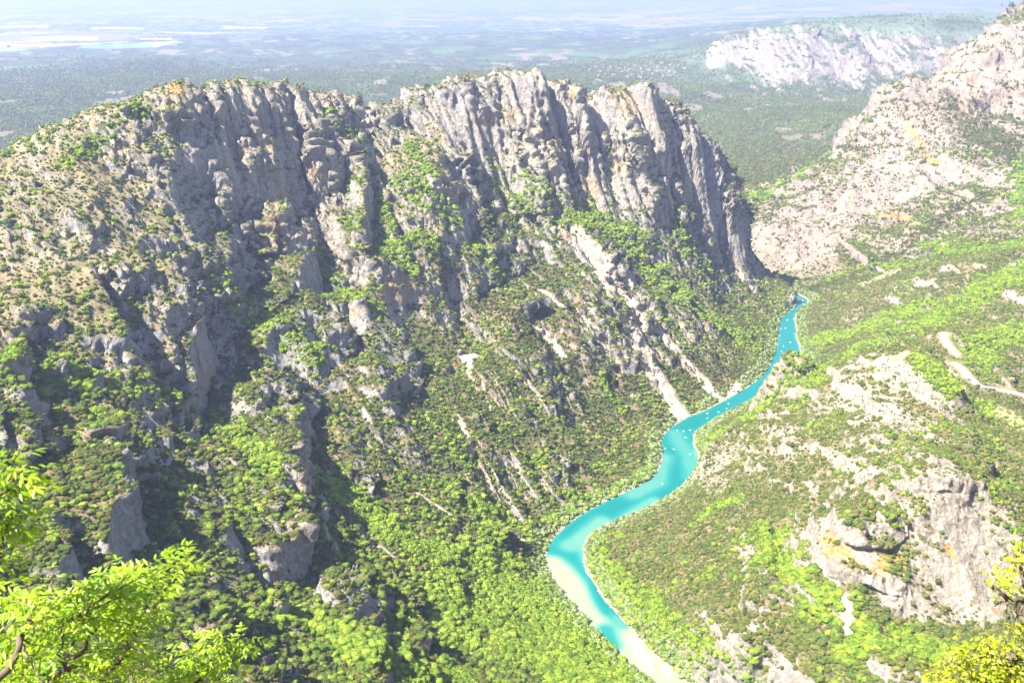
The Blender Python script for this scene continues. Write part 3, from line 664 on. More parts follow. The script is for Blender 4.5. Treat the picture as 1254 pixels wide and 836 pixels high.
nw = nnoise(0.02, 3, 0.5); 
rp = t.nodes.new("ShaderNodeValToRGB"); e = rp.color_ramp.elements
e[0].position = 0.0; e[0].color = (0.0, 0.125, 0.117, 1); e[1].position = 1.0; e[1].color = (0.265, 0.228, 0.148, 1)
x = e.new(0.35); x.color = (0.015, 0.165, 0.145, 1); x = e.new(0.7); x.color = (0.10, 0.215, 0.16, 1)
ma = t.nodes.new("ShaderNodeMath"); ma.operation = 'MULTIPLY_ADD'; ma.inputs[1].default_value = 0.10; ma.inputs[2].default_value = -0.05
t.links.new(nw.outputs['Fac'], ma.inputs[0]); mb = t.nodes.new("ShaderNodeMath"); mb.operation = 'ADD'
t.links.new(ma.outputs[0], mb.inputs[0]); t.links.new(wa.outputs['Fac'], mb.inputs[1]); t.links.new(mb.outputs[0], rp.inputs[0]); t.links.new(rp.outputs[0], b.inputs['Base Color'])
b.inputs['Roughness'].default_value = 0.18; b.inputs['Specular IOR Level'].default_value = 0.2
nw2 = nnoise(0.6, 3, 0.6); bp = t.nodes.new("ShaderNodeBump"); bp.inputs['Strength'].default_value = 0.25; bp.inputs['Distance'].default_value = 0.3
t.links.new(nw2.outputs['Fac'], bp.inputs['Height']); t.links.new(bp.outputs[0], b.inputs['Normal'])
riv = mesh_from(WV, inv.reshape(-1, 4), "river", mw_); riv['kind'] = 'structure'
at = riv.data.attributes.new("shallow", 'FLOAT', 'POINT'); at.data.foreach_set("value", sh.ravel()[u_].astype(np.float32))
m_gravel = simple("white_gravel", (.5,.47,.42), .95)
for i, (u, v, a, bb) in enumerate(GRAV):
    cx, cy_, _ = at_z(u, v)
    n = 40; ang = np.linspace(0, 2 * np.pi, n, endpoint=False)
    dx, dy = at_z(u + 10, v + 16)[0] - at_z(u, v)[0], at_z(u + 10, v + 16)[1] - at_z(u, v)[1]; L = math.hypot(dx, dy); dx, dy = dx / L, dy / L
    bm = bmesh.new(); rings = []
    for s_, z_ in ((1.0, -0.25), (0.85, 0.12), (0.45, 0.32)):
        rings.append([bm.verts.new((cx + (dx * math.cos(t_) * bb * 1.25 + -dy * math.sin(t_) * a) * s_ * (1 + .18 * math.sin(3 * t_ + i) + .1 * math.sin(7 * t_)), cy_ + (dy * math.cos(t_) * bb * 1.25 + dx * math.sin(t_) * a) * s_ * (1 + .18 * math.sin(3 * t_ + i) + .1 * math.sin(7 * t_)), z_)) for t_ in ang])
    for A_, B_ in zip(rings[:-1], rings[1:]):
        for k in range(n): bm.faces.new((A_[k], A_[(k+1) % n], B_[(k+1) % n], B_[k]))
    bm.faces.new(rings[-1]); me = bpy.data.meshes.new("gravel_bank"); bm.normal_update(); bm.to_mesh(me); bm.free(); me.materials.append(m_gravel)
    o = bpy.data.objects.new("gravel_bank", me); COL.objects.link(o); o['kind'] = 'structure'

# ------------------------------------------------------------------ road
m_road = simple("pale_asphalt", (.34,.31,.27), .9); m_line = simple("white_line", (.75,.75,.72), .8)
def ribbon(P, half, dz, name, mat, off=0.0, kerb=False):
    T = np.gradient(P[:, :2], axis=0); T /= np.linalg.norm(T, axis=1, keepdims=True) + 1e-9
    Nn = np.stack([-T[:, 1], T[:, 0]], -1)
    offs = [off - half, off + half]; vs = []
    for i in range(len(P)):
        for oo in offs: vs.append((P[i, 0] + Nn[i, 0] * oo, P[i, 1] + Nn[i, 1] * oo, P[i, 2] + dz))
    fs = np.array([[2*i, 2*i+1, 2*i+3, 2*i+2] for i in range(len(P) - 1)])
    o = mesh_from(np.array(vs), fs, name, mat); o['kind'] = 'structure'; return o
for P, wdt in ROADS:
    P2 = P
    ribbon(P2, wdt - 1.6, 0.12, "road", m_road)
    ribbon(P2, 0.10, 0.128, "road_marking", m_line)

# ------------------------------------------------------------------ haze
hb = bmesh.new(); bmesh.ops.create_cube(hb, size=1.0)
me = bpy.data.meshes.new("haze"); hb.to_mesh(me); hb.free()
hz = bpy.data.objects.new("haze", me); COL.objects.link(hz)
zt, zb = max(float(ZG.max()), 510.0) + 30, float(ZG.min()) - 1
hz.scale = (152000, 152000, zt - zb); hz.location = (0, 0, (zt + zb) / 2); hz['kind'] = 'stuff'
hz["label"] = "pale blue summer haze that fades the far plain"
mh = bpy.data.materials.new("summer_haze"); mh.use_nodes = True; t = mh.node_tree; t.nodes.clear()
ou = t.nodes.new("ShaderNodeOutputMaterial"); pv = t.nodes.new("ShaderNodeVolumePrincipled")
pv.inputs['Color'].default_value = (0.47, 0.54, 0.92, 1); pv.inputs['Density'].default_value = 1.0 / 11500; pv.inputs['Anisotropy'].default_value = 0.3
t.links.new(pv.outputs[0], ou.inputs['Volume']); me.materials.append(mh)
hz.display_type = 'WIRE'
print("zmin/max", zb, zt, round(time.time() - T0, 1))
# ------------------------------------------------------------------ vegetation
m_leaf, t, b = new_mat("foliage")
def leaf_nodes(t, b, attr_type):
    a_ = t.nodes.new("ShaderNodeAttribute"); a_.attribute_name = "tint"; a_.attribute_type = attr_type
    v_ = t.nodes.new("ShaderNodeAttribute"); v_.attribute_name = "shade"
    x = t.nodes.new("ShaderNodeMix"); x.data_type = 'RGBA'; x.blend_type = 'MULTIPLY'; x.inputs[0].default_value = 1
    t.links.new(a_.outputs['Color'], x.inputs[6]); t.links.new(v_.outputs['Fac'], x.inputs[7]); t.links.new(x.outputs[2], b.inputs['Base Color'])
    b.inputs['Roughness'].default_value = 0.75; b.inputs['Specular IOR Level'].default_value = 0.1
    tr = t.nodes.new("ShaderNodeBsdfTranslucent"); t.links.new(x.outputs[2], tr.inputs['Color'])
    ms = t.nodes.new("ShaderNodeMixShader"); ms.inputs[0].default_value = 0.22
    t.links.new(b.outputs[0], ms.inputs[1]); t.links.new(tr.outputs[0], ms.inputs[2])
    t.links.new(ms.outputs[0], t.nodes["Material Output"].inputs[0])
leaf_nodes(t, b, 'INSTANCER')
m_leafobj, t, b = new_mat("tree_foliage"); leaf_nodes(t, b, 'OBJECT')
m_bark = simple("grey_bark", (.13, .10, .075), .9)
def clump_mesh(name, seed, sub, tufts, tsize, squash=0.85, lobes=5, mat=None, conic=0.0):
    """crown: lumpy core with many small leaf tufts; 'shade' holds leaf-to-leaf colour variation"""
    rg = np.random.default_rng(seed)
    bm = bmesh.new(); bmesh.ops.create_icosphere(bm, subdivisions=sub, radius=1.0)
    lc = rg.normal(size=(lobes, 3)); lc /= np.linalg.norm(lc, axis=1, keepdims=True); lc[:, 2] = np.abs(lc[:, 2]) * 0.8
    lw = rg.uniform(.25, .5, lobes)
    def surf(d):
        k = 0.66 + sum(lw[i] * max(0, float(d @ lc[i]) - 0.55) * 1.4 for i in range(lobes))
        k += 0.24 * float(vn3(np.array([d[0] * 2.3]), np.array([d[1] * 2.3]), np.array([d[2] * 2.3]), seed)[0])
        p = d * k
        if conic: p = np.array([p[0] * (1 - conic * (p[2] + .6) * .6), p[1] * (1 - conic * (p[2] + .6) * .6), p[2] * 1.5])
        return np.array([p[0], p[1], max(p[2], -0.55) * squash])
    for v in bm.verts:
        v.co = Vector(surf(np.array(v.co)) * (0.93 + 0.12 * rg.random()))
    for f in bm.faces: f.smooth = False
    ncore = len(bm.faces)
    for i in range(tufts):
        d = rg.normal(size=3); d /= np.linalg.norm(d); d[2] = d[2] * .8 + .15; d /= np.linalg.norm(d)
        p = surf(d) * rg.uniform(0.9, 1.13)
        a = rg.normal(size=3); a = a - d * (a @ d) * .5; a /= np.linalg.norm(a); c_ = np.cross(d + .5 * rg.normal(size=3), a); c_ /= np.linalg.norm(c_) + 1e-9
        s = tsize * rg.uniform(.6, 1.3)
        vs = [bm.verts.new(p + a * s), bm.verts.new(p - a * s * .6 + c_ * s * .7), bm.verts.new(p - a * s * .5 - c_ * s * .8)]
        bm.faces.new(vs)
    me = bpy.data.meshes.new(name); bm.to_mesh(me); bm.free()
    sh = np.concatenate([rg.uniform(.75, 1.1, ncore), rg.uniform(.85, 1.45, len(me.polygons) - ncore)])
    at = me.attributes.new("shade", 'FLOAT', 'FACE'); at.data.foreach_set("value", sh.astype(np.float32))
    me.materials.append(mat or m_leaf)
    return me
P3 = np.stack([XG, YG, ZG], -1)
d1 = P3[:, 1:] - P3[:, :-1]; d2 = np.roll(P3, -1, 0)[:, :-1] - P3[:, :-1]
area = np.linalg.norm(np.cross(d1, d2), axis=-1)
E0 = (ZG - H) / RR; runm = np.maximum.accumulate(E0, 1)
visq = ((ZG + 5 - H) / RR >= runm - 0.004)[:, :-1]
s = lambda a: a[:, :-1]
lush = np.clip(0.5 + n1 + 0.25 * n3, 0, 1)
up = ss(200, 320, ZG) * mass_
flat = ss(0.30, 0.60, nz)
dens = (1 - rock) * (1 / 7.0) * (0.75 + 0.5 * lush)
dens = dens * (1 - 0.45 * up) * lerp(1.7, 1.0, ss(550, 950, RR))
dens = dens + rock * (1 / 28.0) * ss(.45, .8, nz + .2 * n1) * ss(-.1, .3, fbm2(XG / 28, YG / 28 , 3, 191) + .3 * n3) * 2.2
dens = np.maximum(dens, SM['green'] * (1 / 10.0) * flat); dens = np.maximum(dens, SM['dark'] * (1 / 8.0) * ss(.3, .5, nz))
dens = np.where((hill_ > .5) & (SM['green'] < .3), dens * 1.0, dens)
far2 = ss(1700, 3000, RR)
dens = dens * lerp(1, 0.16, far2)
dens = dens * np.where(far_ * (1 - band_) > .3, np.clip(1.0 - (fl[..., 0] > .12), 0.1, 1) , 1)
dens = np.maximum(dens, SM['dark'] * far2 * (1 / 26.0))
dens = dens * (1 - ss(3800, 6100, RR + 500 * n3))
dens = dens * (1 + .9 * brush * rock * ss(.3, .6, nz))
dens = dens * (1 + .25 * hill_ * (1 - rock))
kill = (1 - SM['scree'] * .97) * (1 - SM['path']) * (1 - .85 * SM['bare']) * (dRiv > 1.0) * (roadd > 9) * (RR > 330) * (RR < 6600)
inn = np.zeros(XG.shape, bool); inn[:NA_IN - 1] = True
dens = dens * kill * inn
exp_n = s(dens) * area * visq
rg = np.random.default_rng(3)
cnt = rg.poisson(np.minimum(exp_n, 50))
ii, jj = np.nonzero(cnt); ii = np.repeat(ii, cnt[ii, jj][:]) if False else np.repeat(ii, cnt[cnt > 0]); jj = np.repeat(jj, cnt[cnt > 0])
uu, ww = rg.random(len(ii)), rg.random(len(ii))
TP = P3[ii, jj] + d1[ii, jj] * uu[:, None] + d2[ii, jj] * ww[:, None]
g_ = SM['green'][ii, jj]; dk_ = SM['dark'][ii, jj]; up_ = up[ii, jj]; rk_ = rock[ii, jj]; hm_ = hill_[ii, jj]; fr_ = far2[ii, jj]; mt_ = mtn_[ii, jj]
low_ = mass_[ii, jj] * ss(150, 20, ZG[ii, jj])
nn = fbm2(TP[:, 0] / 35, TP[:, 1] / 35, 3, 201)
plime = 0.13 + 0.32 * ss(0.0, 0.5, nn) + 0.25 * low_ * ss(700, 300, 0 * nn + RR[ii, jj] - 400) + 0.78 * g_ - 0.5 * dk_ - 0.25 * rk_
plime = np.where(fr_ > .5, 0.0 + .6 * g_ + .35 * ss(.2, .5, fbm2(TP[:, 0] / 220, TP[:, 1] / 220, 3, 205)) * (1 - mt_), plime)
plime = np.where(hm_ > .5, plime - 0.14 * (g_ < .3), plime)
lime = rg.random(len(ii)) < plime
u3 = rg.random(len(ii))
rad_ = rg.gamma(3.6, 1.0, len(ii)) / 4.0
size = np.where(lime, 1.75, 1.28) * rad_ * (1 + .35 * g_ + .15 * low_) * (1 - .35 * rk_) * (1 - .22 * up_ * (~lime)) * lerp(1, 2.3, fr_)
size = np.clip(size, .7, lerp(3.1, 6, fr_))
PALd = 1.28 * np.array([[.050,.064,.016],[.075,.090,.020],[.105,.115,.026],[.120,.105,.030],[.060,.090,.022]])
PALl = np.array([[.21,.31,.026],[.27,.37,.030],[.16,.25,.028],[.31,.37,.045],[.12,.20,.028]])
tint = np.where(lime[:, None], PALl[rg.integers(0, 5, len(ii))], PALd[np.minimum((rg.random(len(ii)) * (3.4 + 1.6 * (1 - fr_))).astype(int), 4)])
tint = np.where((dk_ > .5)[:, None] & ~lime[:, None], tint * .75, tint)
tint = tint * (1 + .35 * ((hm_ > .5) & ~lime))[:, None]
mean_l = np.array([.15,.22,.028]); mean_d = np.array([.092,.122,.024]); lm = ss(-.25, .35, fbm2(TP[:, 0] / 22, TP[:, 1] / 22, 2, 211) + .9 * g_ - .2)[:, None]
tint = tint * .68 + .32 * (mean_d + (mean_l - mean_d) * lm) * (1 - .3 * mt_)[:, None]
# willows along the water
wl = (dRiv[ii, jj] < 16) & (rg.random(len(ii)) < .45) & (fr_ < .3)
tint[wl] = np.array([.24, .30, .12]) * rg.uniform(.85, 1.1, (wl.sum(), 1)); size[wl] = np.clip(size[wl], 1.8, 3.6)
tint = np.where((lime & (fr_ > .5))[:, None], tint * .55 + .02, tint); tint = tint * (1 + .35 * fr_)[:, None]  # plants brighten with distance, haze painted into the tint
tint = tint * rg.uniform(.8, 1.2, (len(ii), 1))
dist = np.linalg.norm(TP - [0, 0, H], axis=1)
print("plants", len(ii), "near", (dist < 1700).sum())
# the 300 that show largest stand alone, the others are one mass
pxy = (TP - [0, 0, H]); cz = pxy[:, 1] * CP - pxy[:, 2] * SP; px = 627 + FPX * pxy[:, 0] / cz; py = 418 - FPX * (pxy[:, 1] * SP + pxy[:, 2] * CP) / cz
infr = (px > 8) & (px < 1246) & (py > 0) & (py < 828) & ((TP[:, 2] + 3 - H) / np.hypot(TP[:, 0], TP[:, 1]) >= runm[ii, jj] + 0.0008)
hid = ((px < 235) & (py > 690)) | ((px < 45) & (py > 550)) | ((px > 1130) & (py > 760))
score = size / dist * (infr & ~hid)
order = np.argsort(-score)
NT = 296
big_ = np.zeros(len(ii), bool); big_[order[:NT]] = True
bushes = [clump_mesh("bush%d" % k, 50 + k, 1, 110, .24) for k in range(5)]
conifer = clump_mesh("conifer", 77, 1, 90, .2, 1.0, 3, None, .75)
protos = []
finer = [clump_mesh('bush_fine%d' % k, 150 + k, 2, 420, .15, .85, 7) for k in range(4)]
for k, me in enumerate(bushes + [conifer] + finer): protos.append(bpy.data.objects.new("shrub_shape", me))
rest = ~big_
kind_i = rg.integers(0, 5, len(ii)); kind_i[(fr_ > .4) & ~lime & (rg.random(len(ii)) < .6)] = 5
fine_ = dist < 820; kind_i[fine_] = 6 + rg.integers(0, 4, fine_.sum())
me = bpy.data.meshes.new("woodland"); pts = TP[rest].copy(); pts[:, 2] += size[rest] * 0.35
me.vertices.add(len(pts)); me.vertices.foreach_set("co", pts.astype(np.float32).ravel())
def addattr(name, typ, data, prop="value"):
    at = me.attributes.new(name, typ, 'POINT'); at.data.foreach_set(prop, np.ascontiguousarray(data).ravel())
addattr("tint", 'FLOAT_COLOR', np.hstack([tint[rest], np.ones((rest.sum(), 1))]).astype(np.float32), "color")
sc3 = np.stack([size[rest] * rg.uniform(.85, 1.2, rest.sum()), size[rest] * rg.uniform(.85, 1.2, rest.sum()), size[rest] * rg.uniform(.8, 1.25, rest.sum())], -1)
addattr("sc3", 'FLOAT_VECTOR', sc3.astype(np.float32), "vector")
rot = np.stack([rg.uniform(-.2, .2, rest.sum()), rg.uniform(-.2, .2, rest.sum()), rg.uniform(0, 6.28, rest.sum())], -1)
addattr("rot3", 'FLOAT_VECTOR', rot.astype(np.float32), "vector")
addattr("which", 'INT', kind_i[rest].astype(np.int32))
wood_o = bpy.data.objects.new("woodland", me); COL.objects.link(wood_o); wood_o['kind'] = 'stuff'
wood_o['label'] = "scrub and woodland covering the gorge slopes"
ng = bpy.data.node_groups.new("scatter", 'GeometryNodeTree')
ng.interface.new_socket("Geometry", in_out='INPUT', socket_type='NodeSocketGeometry'); ng.interface.new_socket("Geometry", in_out='OUTPUT', socket_type='NodeSocketGeometry')
gi = ng.nodes.new("NodeGroupInput"); go = ng.nodes.new("NodeGroupOutput"); jn = ng.nodes.new("GeometryNodeJoinGeometry")
def na_(name, typ):
    n = ng.nodes.new("GeometryNodeInputNamedAttribute"); n.data_type = typ; n.inputs['Name'].default_value = name; return n
asc = na_("sc3", 'FLOAT_VECTOR'); aro = na_("rot3", 'FLOAT_VECTOR'); awh = na_("which", 'INT')
e2r = ng.nodes.new("FunctionNodeEulerToRotation"); ng.links.new(aro.outputs['Attribute'], e2r.inputs[0])
for k, po in enumerate(protos):
    oi = ng.nodes.new("GeometryNodeObjectInfo"); oi.inputs['Object'].default_value = po
    cmp_ = ng.nodes.new("FunctionNodeCompare"); cmp_.data_type = 'INT'; cmp_.operation = 'EQUAL'; cmp_.inputs[3].default_value = k
    ng.links.new(awh.outputs['Attribute'], cmp_.inputs[2])
    ip = ng.nodes.new("GeometryNodeInstanceOnPoints")
    ng.links.new(gi.outputs[0], ip.inputs['Points']); ng.links.new(cmp_.outputs[0], ip.inputs['Selection']); ng.links.new(oi.outputs['Geometry'], ip.inputs['Instance'])
    ng.links.new(e2r.outputs[0], ip.inputs['Rotation']); ng.links.new(asc.outputs['Attribute'], ip.inputs['Scale']); ng.links.new(ip.outputs[0], jn.inputs[0])
ng.links.new(jn.outputs[0], go.inputs[0])
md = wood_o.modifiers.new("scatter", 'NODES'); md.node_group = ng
print("woodland", round(time.time() - T0, 1))

# single trees
tree_crowns = {}
def tinted(me, c_, name):
    return me
def trunk_mesh(seed):
    rg_ = np.random.default_rng(seed); bm = bmesh.new()
    def limb(p0, p1, r0, r1, n=6):
        d = (p1 - p0).normalized(); a = d.orthogonal().normalized(); c_ = d.cross(a); prev = None
        for k in range(4):
            f = k / 3; c0 = p0.lerp(p1, f) + Vector(rg_.normal(size=3)) * .02 * (0 < k < 3); r_ = r0 + (r1 - r0) * f
            ring = [bm.verts.new(c0 + (a * math.cos(6.2832 * j / n) + c_ * math.sin(6.2832 * j / n)) * r_) for j in range(n)]
            if prev: 
                for j in range(n): bm.faces.new((prev[j], prev[(j+1) % n], ring[(j+1) % n], ring[j]))
            prev = ring
    limb(Vector((0, 0, -1.0)), Vector((.03, .02, .1)), .10, .06)
    for k in range(4):
        a = k * 1.57 + rg_.random(); limb(Vector((.03, .02, .05)), Vector((math.cos(a) * .45, math.sin(a) * .45, .45)), .045, .015, 5)
    me = bpy.data.meshes.new("trunk"); bm.to_mesh(me); bm.free(); me.materials.append(m_bark); return me
tm = [trunk_mesh(k) for k in range(3)]
crown_geo = [clump_mesh("crown", 300 + k, 2, 420, .13, .85, 7, m_leafobj) for k in range(6)]
kinds = {0: ("leafy_tree", "tree"), 1: ("evergreen_shrub", "shrub")}
bi = np.nonzero(big_)[0]
def where_is(i):
    u, v = px[i], py[i]
    if hm_[i] > .5: return "on the slope under the orange cliff" if u > 950 else "on the right bank beside the shallow river bend"
    if v < 600: return "on the high shoulder at the left edge" if u < 300 else "on the open middle slope below the cliffs"
    if u < 150: return "behind the lime green branches at the left"
    if u < 300: return "around the left rock outcrops above the leafy branches"
    if u < 430: return "left of the long pale scree strip" if v < 760 else "along the bottom edge, left of the scree strip"
    if u < 530: return "right beside the long pale scree strip"
    if u < 620: return "in the dense wood right of the scree strip"
    if u < 700: return "in the dense wood sloping to the pale shallows"
    return "at the waterside end of the bright wood"
LAB = {0: "bright green leafy tree, large crown ", 1: "dark olive evergreen shrub, large bush "}
for i in bi:
    k = 0 if lime[i] else 1
    root = bpy.data.objects.new(kinds[k][0], None); root.empty_display_size = .5; COL.objects.link(root)
    root.location = TP[i]; root.rotation_euler = (0, 0, float(rg.uniform(0, 6.28))); root.scale = [float(size[i] * f) for f in rg.uniform(.9, 1.15, 3)]
    wh = where_is(i); root['label'] = LAB[k] + wh; root['category'] = kinds[k][1]; root['group'] = ("leafy trees " if k == 0 else "evergreen shrubs ") + wh
    cm = crown_geo[int(rg.integers(0, 6))]
    cr = bpy.data.objects.new("crown", cm); COL.objects.link(cr); cr.parent = root; cr.location = (0, 0, .85 if k == 0 else .5)
    cr["tint"] = [float(x) for x in tint[i]]
    tk = bpy.data.objects.new("trunk", tm[int(rg.integers(0, 3))]); COL.objects.link(tk); tk.parent = root; tk.location = (0, 0, .5)
print("trees", round(time.time() - T0, 1))
# ------------------------------------------------------------------ stones along the water
sr = np.random.default_rng(44)
kq = np.nonzero(((dRiv > -1.5) & (dRiv < 3.2) & (RR < 1500) & (RR > 400) & (fbm2(XG / 16, YG / 16, 2, 221) > -.05)).ravel())[0]
kq = sr.choice(kq, min(2600, len(kq)), replace=False)
bm = bmesh.new(); bmesh.ops.create_icosphere(bm, subdivisions=1, radius=1.0); iv = np.array([v.co for v in bm.verts]); fi = np.array([[v.index for v in f.verts] for f in bm.faces]); bm.free()
sv = []; sf = []
for n_, q in enumerate(kq):
    x, y, z = XG.ravel()[q], YG.ravel()[q], ZG.ravel()[q]; sc_v = sr.uniform(.35, 1.0) * sr.uniform(.7, 1.5, 3) * [1, 1, .6]
    sv.append(iv * (1 + .25 * sr.normal(size=(len(iv), 1))) * sc_v + [x, y, max(z, 0) + .05]); sf.append(fi + n_ * len(iv))
st_o = mesh_from(np.vstack(sv), np.vstack(sf), "bank_stones", simple("pale_stone", (.34,.30,.24), .9)); st_o['kind'] = 'stuff'; st_o['label'] = "pale stones strewn along both river banks"
# ------------------------------------------------------------------ boats
def put(name, bm, mats, parent=None, smooth=False):
    me = bpy.data.meshes.new(name); bm.normal_update(); bm.to_mesh(me); bm.free()
    for m in (mats if isinstance(mats, (list, tuple)) else [mats]): me.materials.append(m)
    if smooth: smooth_shade(me)
    o = bpy.data.objects.new(name, me); COL.objects.link(o)
    if parent: o.parent = parent
    return o
def box(bm, x0, x1, y0, y1, z0, z1, mi=0, taper=0.0, bev=0.0):
    vs = []
    for z, k in ((z0, 0), (z1, taper)):
        cx, cy2 = (x0 + x1) / 2, (y0 + y1) / 2
        for x, y in ((x0, y0), (x1, y0), (x1, y1), (x0, y1)): vs.append(bm.verts.new((x + (cx - x) * k, y + (cy2 - y) * k, z)))
    for q in ((3, 2, 1, 0), (4, 5, 6, 7), (0, 1, 5, 4), (1, 2, 6, 5), (2, 3, 7, 6), (3, 0, 4, 7)):
        f = bm.faces.new([vs[i] for i in q]); f.material_index = mi
def hull(bm, L, W, z0, z1, x=0.0, mi=0, n=9):
    """pointed, flared hull along y"""
    prev = None
    for i in range(n):
        f = -1 + 2 * i / (n - 1); k = max(0.06, (1 - abs(f) ** 3)); zz = z0 + (z1 - z0) * 0.35 * abs(f) ** 3
        ring = [bm.verts.new(p) for p in ((x - W / 2 * k, f * L / 2, z1), (x - W / 2 * k * .75, f * L / 2 * .97, zz), (x + W / 2 * k * .75, f * L / 2 * .97, zz), (x + W / 2 * k, f * L / 2, z1))]
        if prev:
            for j in range(4): g = bm.faces.new((prev[j], ring[j], ring[(j+1) % 4], prev[(j+1) % 4])); g.material_index = mi
        else: bm.faces.new(ring)
        prev = ring
    bm.faces.new(prev[::-1])
paint = {k: simple(k + "_paint", c, .4, .5) for k, c in dict(white=(.8,.8,.78), cream=(.75,.66,.48), yellow=(.75,.50,.05), orange=(.70,.26,.05), blue=(.05,.16,.45), red=(.55,.05,.04), black=(.03,.03,.035), silver=(.45,.46,.48), glass=(.03,.04,.05), pale=(.6,.7,.78)).items()}
rub = simple("rubber", (.03,.03,.03), .8)
def pedal_boat(c):
    r = bpy.data.objects.new("pedal_boat", None); COL.objects.link(r)
    for sx in (-.62, .62):
        bm = bmesh.new(); hull(bm, 3.7, .62, -.12, .30, sx); put("float", bm, paint[c], r)
    bm = bmesh.new(); box(bm, -.85, .85, -1.3, 1.1, .302, .40); put("deck", bm, paint[c], r)
    for sx in (-.42, .42):
        bm = bmesh.new(); box(bm, sx - .3, sx + .3, -.55, -.05, .403, .60); box(bm, sx - .3, sx + .3, -.72, -.553, .403, 1.05, taper=.1); put("seat", bm, paint['pale' if c == 'white' else 'white'], r)
    bm = bmesh.new(); box(bm, -.5, .5, .55, .8, .403, .62); put("pedal_housing", bm, paint[c], r)
    return r
def canoe(c):
    r = bpy.data.objects.new("canoe", None); COL.objects.link(r)
    bm = bmesh.new(); hull(bm, 4.9, .95, -.10, .34); put("hull", bm, paint[c], r)
    for y in (-1.1, 1.0):
        bm = bmesh.new(); box(bm, -.32, .32, y - .14, y + .14, .343, .42); put("seat", bm, paint['white'], r)
    return r
def copy_tree(o):
    c_ = o.copy(); COL.objects.link(c_)
    for ch in o.children:
        d_ = ch.copy(); COL.objects.link(d_); d_.parent = c_
    return c_
BOATS = [(983,368,'pedal','white','white pedal boat farthest upstream, in the pool beyond the narrow neck'),(984,372.5,'pedal','cream','cream pedal boat just this side of the farthest white one'),
 (972,390.6,'pedal','cream','cream pedal boat moored at the right bank below the narrow neck'),(964,392,'pedal','white','white pedal boat alone just below the narrow neck of the river'),
 (962,402,'pedal','white','white pedal boat in midstream, right one of the pair by the left cliff'),(956,402.8,'canoe','white','white canoe, left one of the pair by the left cliff'),
 (955,411,'pedal','white','white pedal boat hugging the left cliff bank below the pair'),(973,409,'canoe','cream','cream canoe against the right bank opposite the left cliff'),
 (968,419,'pedal','white','white pedal boat right of midstream, above the line of drifting boats'),(959.5,424,'pedal','white','white pedal boat left of midstream, above the line of drifting boats'),(952.5,422,'canoe','orange','orange canoe at the foot of the left cliff bank'),
 (957,430.5,'pedal','white','white pedal boat, leftmost of the line of drifting boats'),(959.6,432.8,'pedal','white','white pedal boat, second from left in the line of drifting boats'),(960.6,436.5,'pedal','cream','cream pedal boat drifting nearest the viewer below the line of boats'),
 (965,433.6,'pedal','white','white pedal boat, third from left in the line of drifting boats'),(968,431.3,'pedal','white','white pedal boat, fourth from left in the line of drifting boats'),(972,430.2,'pedal','white','white pedal boat, rightmost of the line of drifting boats'),
 (892,494,'pedal','cream','cream pedal boat beside the pale scree fan on the left bank'),(890,500,'canoe','orange','small orange canoe just below the cream boat by the scree fan'),
 (866,506,'pedal','white','white pedal boat in midstream between scree foot and green flat'),(866,512,'canoe','white','white canoe near the green flat on the right bank'),(880,504.5,'canoe','cream','cream canoe close to the trees of the green flat'),
 (829.4,527,'pedal','cream','cream pedal boat at the left of the wide turquoise bend'),(837,527.8,'pedal','white','white pedal boat in the middle of the wide turquoise bend'),(839.3,535.5,'canoe','cream','cream canoe below the middle boat of the wide bend'),
 (845,526.6,'pedal','white','white pedal boat at the right of the wide turquoise bend'),(845.5,530.5,'canoe','blue','blue canoe touching the right bank of the wide bend'),(825.5,550,'canoe','yellow','long yellow canoe in the middle of the wide bend'),
 (845,556,'pedal','white','white pedal boat pulled up at the small beach'),(814.5,549,'canoe','white','white canoe under the pale willows of the left bank'),(811,592,'canoe','cream','cream canoe in the pale shallows below the rocky spur')]
PB, CN = {}, {}
for i, (u, v, kd, cc, lab) in enumerate(BOATS):
    st_ = PB if kd == 'pedal' else CN
    if cc not in st_: st_[cc] = (pedal_boat if kd == 'pedal' else canoe)(cc); o = st_[cc]
    else: o = copy_tree(st_[cc])
    p = at_z(u, v, 0.02); o.location = p; o.rotation_euler = (0, 0, random.Random(i).uniform(0, 6.28))
    k = 0.8; o.scale = (k, k, k)
    o['label'] = lab; o['category'] = 'pedal boat' if kd == 'pedal' else 'canoe'; o['group'] = 'small boats out on the turquoise river'

# ------------------------------------------------------------------ cars beside the road
def car(c):
    r = bpy.data.objects.new("parked_car", None); COL.objects.link(r)
    bm = bmesh.new(); prof = [(-2.15,.35),(-2.2,.62),(-2.05,.88),(-1.35,.95),(1.0,.95),(1.95,.80),(2.15,.60),(2.12,.35)]
    A_ = [bm.verts.new((-.88, y, z)) for y, z in prof]; B_ = [bm.verts.new((.88, y, z)) for y, z in prof]
    bm.faces.new(A_); bm.faces.new(B_[::-1])
    for j in range(len(prof)): bm.faces.new((A_[j], B_[j], B_[(j+1) % len(prof)], A_[(j+1) % len(prof)]))
    body = put("body", bm, paint[c], r)
    bm = bmesh.new(); box(bm, -.80, .80, -1.75, .95, .953, 1.36, taper=.17); put("windows", bm, paint['glass'], r)
    bm = bmesh.new(); box(bm, -.66, .66, -1.45, .65, 1.363, 1.42, taper=.08); put("roof", bm, paint[c], r)
    for sx in (-.89, .89):
        for y in (-1.35, 1.35):
            bm = bmesh.new(); bmesh.ops.create_cone(bm, cap_ends=True, segments=14, radius1=.33, radius2=.33, depth=.22, matrix=Matrix.Translation((sx, y, .33)) @ Matrix.Rotation(rad(90), 4, 'Y')); put("wheel", bm, rub, r)
    for sx in (-.6, .6):
        bm = bmesh.new(); box(bm, sx - .17, sx + .17, 2.10, 2.17, .58, .72); put("headlight", bm, paint['silver'], r)
    return r
